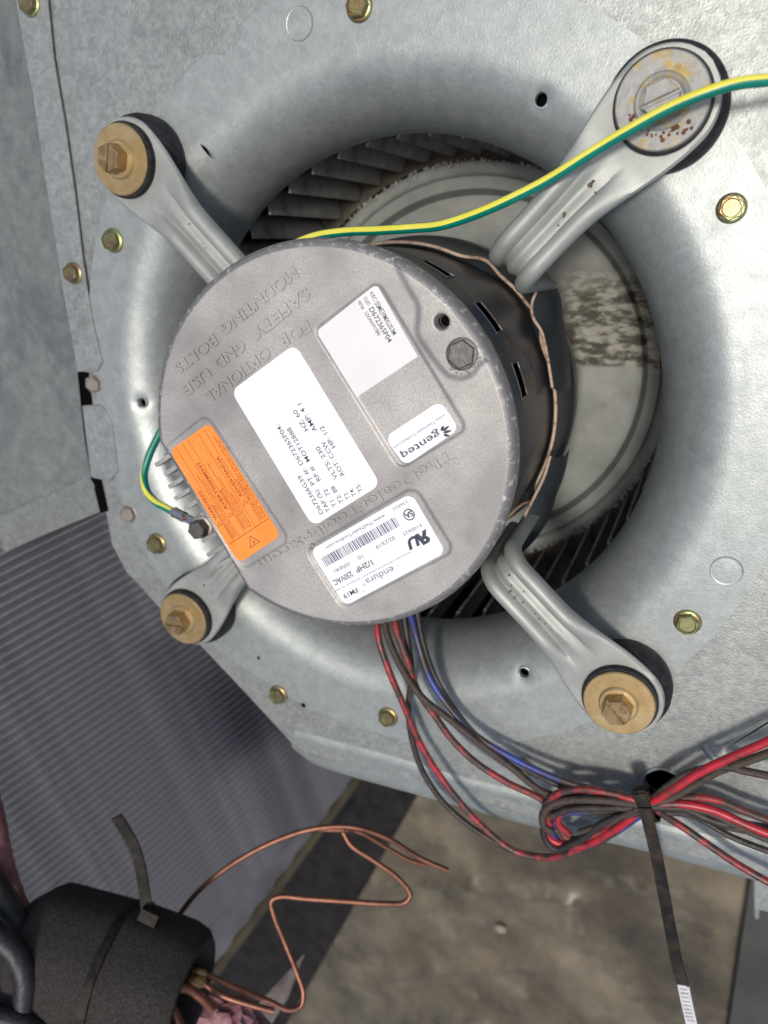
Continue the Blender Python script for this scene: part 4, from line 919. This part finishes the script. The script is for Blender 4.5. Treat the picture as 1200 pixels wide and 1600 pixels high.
def edge_a(bv):
    # along the right-hand border the ridges end on the frame line
    if bv < min(e0[1], e1[1]): return amin, amax
    t = (bv - e0[1]) / (e1[1] - e0[1]); return amin, amax
for bv in bvals:
    if bv > max(e0[1], e1[1]) + 4: break
    a0_, a1_ = amin, amax
    # the border line a(b): ridges beyond it are cut
    t = (bv - e0[1]) / (e1[1] - e0[1])
    if t > 0: a1_ = e0[0] + (e1[0] - e0[0]) * t
    if bv > -30 + 0 and False: pass
    V = np.array([[a_, y_, z_] for a_ in (0, 1) for y_, z_ in ridge_prof]); V[:, 0] = np.where(V[:, 0] > .5, a1_, a0_)
    if first is None or t > 0:
        fo = obj('fin_ridge', V, grid_faces(2, 6).tolist(), fin_mat, coil, local=CM @ Matrix.Translation((0, bv * S, 0)), smooth=False)
        if first is None:
            first = fo; me = fo.data
            for v in me.vertices: v.co.y -= bv * S
            fo.location.y += bv * S
    else:
        fo = first.copy(); fo.location.y = bv * S; link(fo, coil)
    nfin += 1
for o_c in coil.children:
    pass
# backing of the coil
V = [[amin, -80, -4.8], [amax, -80, -4.8], [amax, e0[1], -4.8], [e1[0], e1[1], -4.8], [amin, e1[1], -4.8]]
obj('coil_backing', V, [[0, 1, 2, 3, 4]], hose_mat, coil, local=CM, smooth=False)
# frame along the right border
fe0 = np.array([*coilpt(568, 1205), 1.0]); fe1 = np.array([*coilpt(270, 1610), 1.0]); dv = fe1 - fe0; dv /= np.linalg.norm(dv); pv = np.cross((0, 0, 1), dv)
V, Fq = box_data((fe0 + fe1) / 2 - dv * 30 + np.array([0, 0, -6]) + pv * 1.0, np.linalg.norm(fe1 - fe0) + 80, 8.5, 14, dv, pv); obj('coil_frame', V, Fq, frame_brown, coil, local=CM, smooth=False)

ZB = -245.0
base = obj('base_floor', *curve_fill([[(-420, -760), (420, -760), (420, 60), (-420, 60)]]), base_mat, None, smooth=False)
bpy.data.objects.remove(base)
nx_, ny_ = 200, 130; gx = np.linspace(-750, 600, nx_); gy = np.linspace(-1150, -150, ny_); GX, GY = np.meshgrid(gx, gy, indexing='ij')
GZ = ZB + 1.2 * np.sin(GX * .02 + GY * .013) + .8 * np.sin(GY * .05 + GX * .017)
def crease(p0, p1, h, wd):
    a_ = P(*p0, ZB)[:2]; b_ = P(*p1, ZB)[:2]; ab = b_ - a_; t = np.clip(((GX - a_[0]) * ab[0] + (GY - a_[1]) * ab[1]) / (ab @ ab), 0, 1)
    d_ = np.hypot(GX - a_[0] - t * ab[0], GY - a_[1] - t * ab[1]); return h * np.exp(-(d_ / wd) ** 2)
GZ = GZ + crease((590, 1378), (730, 1380), 7, 6) + crease((730, 1380), (900, 1402), 7, 6) + crease((680, 1515), (900, 1505), 6, 6) + crease((560, 1540), (680, 1515), 3, 9)
base = obj('base_floor', np.stack([GX, GY, GZ], -1).reshape(-1, 3), grid_faces(nx_, ny_)[:, ::-1].tolist() if False else grid_faces(nx_, ny_).tolist(), base_mat, None)
tag(base, 'stained dull metal floor of the unit seen below the panel', None, kind='structure')
# pebble and spots lying on the base
q = P(782, 1452, ZB + 3)
a_ = np.arange(8) * np.pi / 4; V = [[q[0] + r_ * math.cos(t) * 1.0, q[1] + r_ * math.sin(t) * .8, ZB + 2 + z_] for r_, z_ in ((5, -1), (5.5, 1), (3, 3)) for t in a_]
tag(obj('pebble', V, grid_faces(3, 8, False, True)[:, ::-1].tolist() + [list(range(16, 24))], mat('pale_grit', (.26, .23, .17), .8), None), 'small pale pebble on the stained floor under the wires', 'pebble')
# side wall strip right
V, Fq = box_data((P(1157, 1480, ZB + 10)[0] + 150, -520, ZB + 5), 300, 1000, 14); o = obj('side_rail', V, Fq, base_dark, None, smooth=False); tag(o, 'dark flat rail along the bottom right corner of the floor', 'rail')
# plain black strip between coil and floor
gk = [P(x, y, ZB + 5)[:2] for x, y in [(540, 1190), (655, 1225), (655, 1238), (425, 1640), (250, 1640)]]
V, Fq = prism_data(np.array(gk), ZB - 2, ZB + 5, 1.5); o = obj('black_floor_strip', V, Fq, black_strip, None); tag(o, 'wide black strip between the finned coil and the stained floor', 'black_strip')
# galvanised foot
ft = [P(x, y, -40)[:2] for x, y in [(1176, 1340), (1177, 1432), (1182, 1441), (1187, 1436), (1188, 1424), (1300, 1450), (1300, 1340)]]
V, Fq = prism_data(np.array(ft), -44, -40, .8); o = obj('corner_bracket', V, Fq, galv_panel, None); tag(o, 'small galvanised bracket with hooked end at the right edge below the panel', 'bracket')

# ================================================================= lower left: insulated distributor, hoses, copper tubes
dc = 375
A0 = D(92, 1490, dc); A1 = D(300, 1556, dc - 14)
ax = (A1 - A0); LN = np.linalg.norm(ax); ax /= LN
fo = thing('foam_cylinder', 'black foam-wrapped cylinder at the lower left with copper tubes coming out', 'insulated pipe joint', tuple(A0))
u1 = np.cross(ax, R[2]); u1 /= np.linalg.norm(u1); u2_ = np.cross(ax, u1)
prof = [(-20, 2), (-20, 16), (-17, 24), (-8, 31.5), (LN * .42, 32), (LN * .46, 31.6), (LN * .50, 32), (LN - 10, 30), (LN - 3, 28), (LN + .5, 24.5), (LN, 20.5), (LN - 4, 18.5), (LN - 20, 17.5), (LN - 22, .5)]
n = 64; aa = np.arange(n) * 2 * np.pi / n; V = []
for h_, r_ in prof:
    wob = 1 + .02 * np.sin(3 * aa + h_ * .05) + .012 * np.sin(7 * aa)
    V.append(A0 + ax * h_ + (r_ * wob * np.cos(aa))[:, None] * u1 + (r_ * wob * np.sin(aa))[:, None] * u2_)
obj('foam_sleeve', np.array(V).reshape(-1, 3), grid_faces(len(prof), n, False, True).tolist(), foam, fo)
ft_ = thing('cable_tie', 'brown cable tie round the black foam cylinder with its curved tail pointing up', 'cable tie', tuple(A0 + ax * LN * .46))
V = []
for h_, r_ in ((LN * .44, 31.6), (LN * .44, 33.0), (LN * .50, 33.0), (LN * .50, 31.6)):
    V.append(A0 + ax * h_ + (r_ * np.cos(aa))[:, None] * u1 + (r_ * np.sin(aa))[:, None] * u2_)
obj('strap_loop', np.array(V).reshape(-1, 3), grid_faces(4, n, True, True).tolist(), tie_mat, ft_)
V, Fq = box_data(D(234, 1430, dc - 14), 9, 6, 6, R[0] * .9 + R[1] * .42, R[1] * .9 - R[0] * .42, R[2]); obj('tie_head', V, Fq, tie_mat, ft_, smooth=False)
ribbon('tie_tail', [D(230, 1428, dc - 12), D(226, 1395, dc - 12), D(218, 1350, dc - 14), D(209, 1322, dc - 15), D(196, 1298, dc - 16), D(182, 1276, dc - 18)], 5.2, 1.4, tie_mat, ft_, upv=-R[2])
V, Fq = box_data(D(0, 0, 1), 1, 1, 1)
def pipe(name, m, label, cat, l, r, group=None, seg=8, n=12):
    o = tube(name, [D(x, y, d) for x, y, d in l], r, m, None, n=n, seg=seg); tag(o, label, cat, group); return o
pipe('capillary_tube', copper, 'copper tube arching highest over the coil, ending in a dark tip over the floor', 'copper tube', [(262, 1462, 400), (275, 1438, 398), (305, 1398, 395), (360, 1352, 392), (430, 1314, 390), (495, 1294, 388), (555, 1293, 388), (610, 1312, 390), (655, 1340, 392), (700, 1360, 392)], 1.35)
pipe('capillary_tube', copper, 'copper tube bent in a long flat loop, returning to the foam cylinder', 'copper tube', [(536, 1300, 385), (548, 1320, 384), (585, 1345, 384), (622, 1372, 384), (641, 1398, 384), (632, 1410, 384), (600, 1412, 384), (540, 1408, 384), (480, 1404, 384), (436, 1401, 384), (424, 1408, 384), (428, 1430, 384), (446, 1475, 384), (464, 1520, 383), (474, 1552, 382), (470, 1572, 381), (452, 1578, 380), (420, 1564, 379), (370, 1544, 378), (318, 1520, 378)], 1.35)
pipe('capillary_tube', copper, 'short straight copper tube from the foam cylinder, lower of the parallel pair', 'copper tube', [(318, 1536, 372), (350, 1556, 372), (385, 1568, 372), (428, 1580, 372)], 1.5)
pipe('capillary_tube', copper, 'thick copper tube hooking out of the mouth of the foam cylinder', 'copper tube', [(292, 1640, 352), (280, 1600, 352), (266, 1565, 354), (272, 1546, 357), (292, 1545, 360), (318, 1562, 362), (332, 1578, 364)], 2.3)
pipe('capillary_tube', copper, 'thin copper tube rising behind the arched one above the black strip', 'copper tube', [(500, 1296, 391), (560, 1300, 392), (600, 1322, 394), (640, 1344, 395), (668, 1352, 396)], 1.2)
for (p0, p1, r_, lb) in [((300, 1518, 376), (322, 1522, 377), 2.4, 'brass joint where the upper copper tube enters the foam cylinder'), ((296, 1530, 371), (320, 1537, 372), 2.7, 'brass joint where the lower copper tube enters the foam cylinder')]:
    V, Fq = tube_data(smooth_path([D(*p0), (D(*p0) + D(*p1)) / 2, D(*p1)], 3), [r_ * .9, r_, r_ * 1.15, r_ * 1.1, r_, r_ * .9, r_ * .7][:7], 12); tag(obj('brass_joint', V, Fq, brass, None), lb, 'pipe joint')
pipe('hose', hose_mat, 'shiny black hose coming in at the left edge above the other hoses', 'hose', [(-60, 1330, 360), (-20, 1370, 360), (14, 1420, 360), (34, 1470, 362), (48, 1520, 366), (52, 1560, 368), (40, 1640, 370)], 6.2, n=24)
pipe('hose', hose_mat, 'black hose bending down over the grey coil in the bottom left corner', 'hose', [(-40, 1440, 345), (-5, 1462, 345), (26, 1492, 345), (40, 1530, 345), (38, 1570, 345), (30, 1650, 345)], 5.4, n=24)
pipe('hose', hose_mat, 'black hose lying across the bottom left corner', 'hose', [(-60, 1560, 350), (0, 1562, 352), (50, 1572, 356), (100, 1600, 358), (140, 1650, 360)], 6.0, n=24)
pipe('hose', hose_mat, 'lowest black hose in the bottom left corner', 'hose', [(-60, 1592, 340), (10, 1592, 340), (60, 1612, 342), (100, 1650, 342)], 5.0, n=24)
pipe('pink_sleeve', pink, 'dull pink sleeve behind the black hoses at the left edge', 'sleeve', [(-30, 1215, 372), (-14, 1280, 372), (0, 1350, 374), (20, 1410, 380), (48, 1462, 386), (74, 1500, 392), (90, 1530, 396)], 6.5, n=16)
# crumpled pink wrap and silver tape under the foam mouth
def crumple(name, px, d, r, m, label, cat, sq=(1, 1, 1)):
    bm = bmesh.new(); bmesh.ops.create_icosphere(bm, subdivisions=4, radius=1.0); c = D(*px, d); V = []
    for v in bm.verts:
        q = np.array(v.co); k = 1 + .16 * math.sin(7 * q[0] + 3 * q[1]) + .12 * math.sin(11 * q[1] + 5 * q[2]) + .09 * math.sin(17 * q[2] + 9 * q[0] + 3 * q[1]); V.append(c + (R[0] * q[0] * sq[0] + R[1] * q[1] * sq[1] + R[2] * q[2] * sq[2]) * k * r)
    bm.verts.index_update(); Fq = [[v.index for v in f_.verts] for f_ in bm.faces]; bm.free(); o = obj(name, V, Fq, m, None); tag(o, label, cat); return o
crumple('pink_wrap', (338, 1600), 388, 13, pink, 'crumpled pink wrap at the bottom edge beside the foam cylinder', 'wrap', (1.6, 1, .8))
crumple('tape_scrap', (372, 1578), 394, 5, grey_tape, 'crumpled silvery scrap on the pink wrap at the bottom edge', 'tape', (1.3, .9, .8))
V = [D(*q) for q in [(400, 1572, 420), (425, 1600, 420), (450, 1560, 424), (476, 1490, 428), (438, 1530, 424)]]
W2 = [v + R[2] * 2 for v in V]; film_mat = mat('dusty_film', (.09, .07, .068), .7, 0, (.15, .125, .12), 150, .4, 500)
tag(obj('clear_film', np.vstack([V, W2]), [[0, 1, 2, 3, 4], [9, 8, 7, 6, 5]] + [[i, i + 5, (i + 1) % 5 + 5, (i + 1) % 5] for i in range(5)], film_mat, None, smooth=False), 'pointed greyish film scrap lying on the black strip', 'film')
print('objects', len(bpy.data.objects), 'fins', nfin)
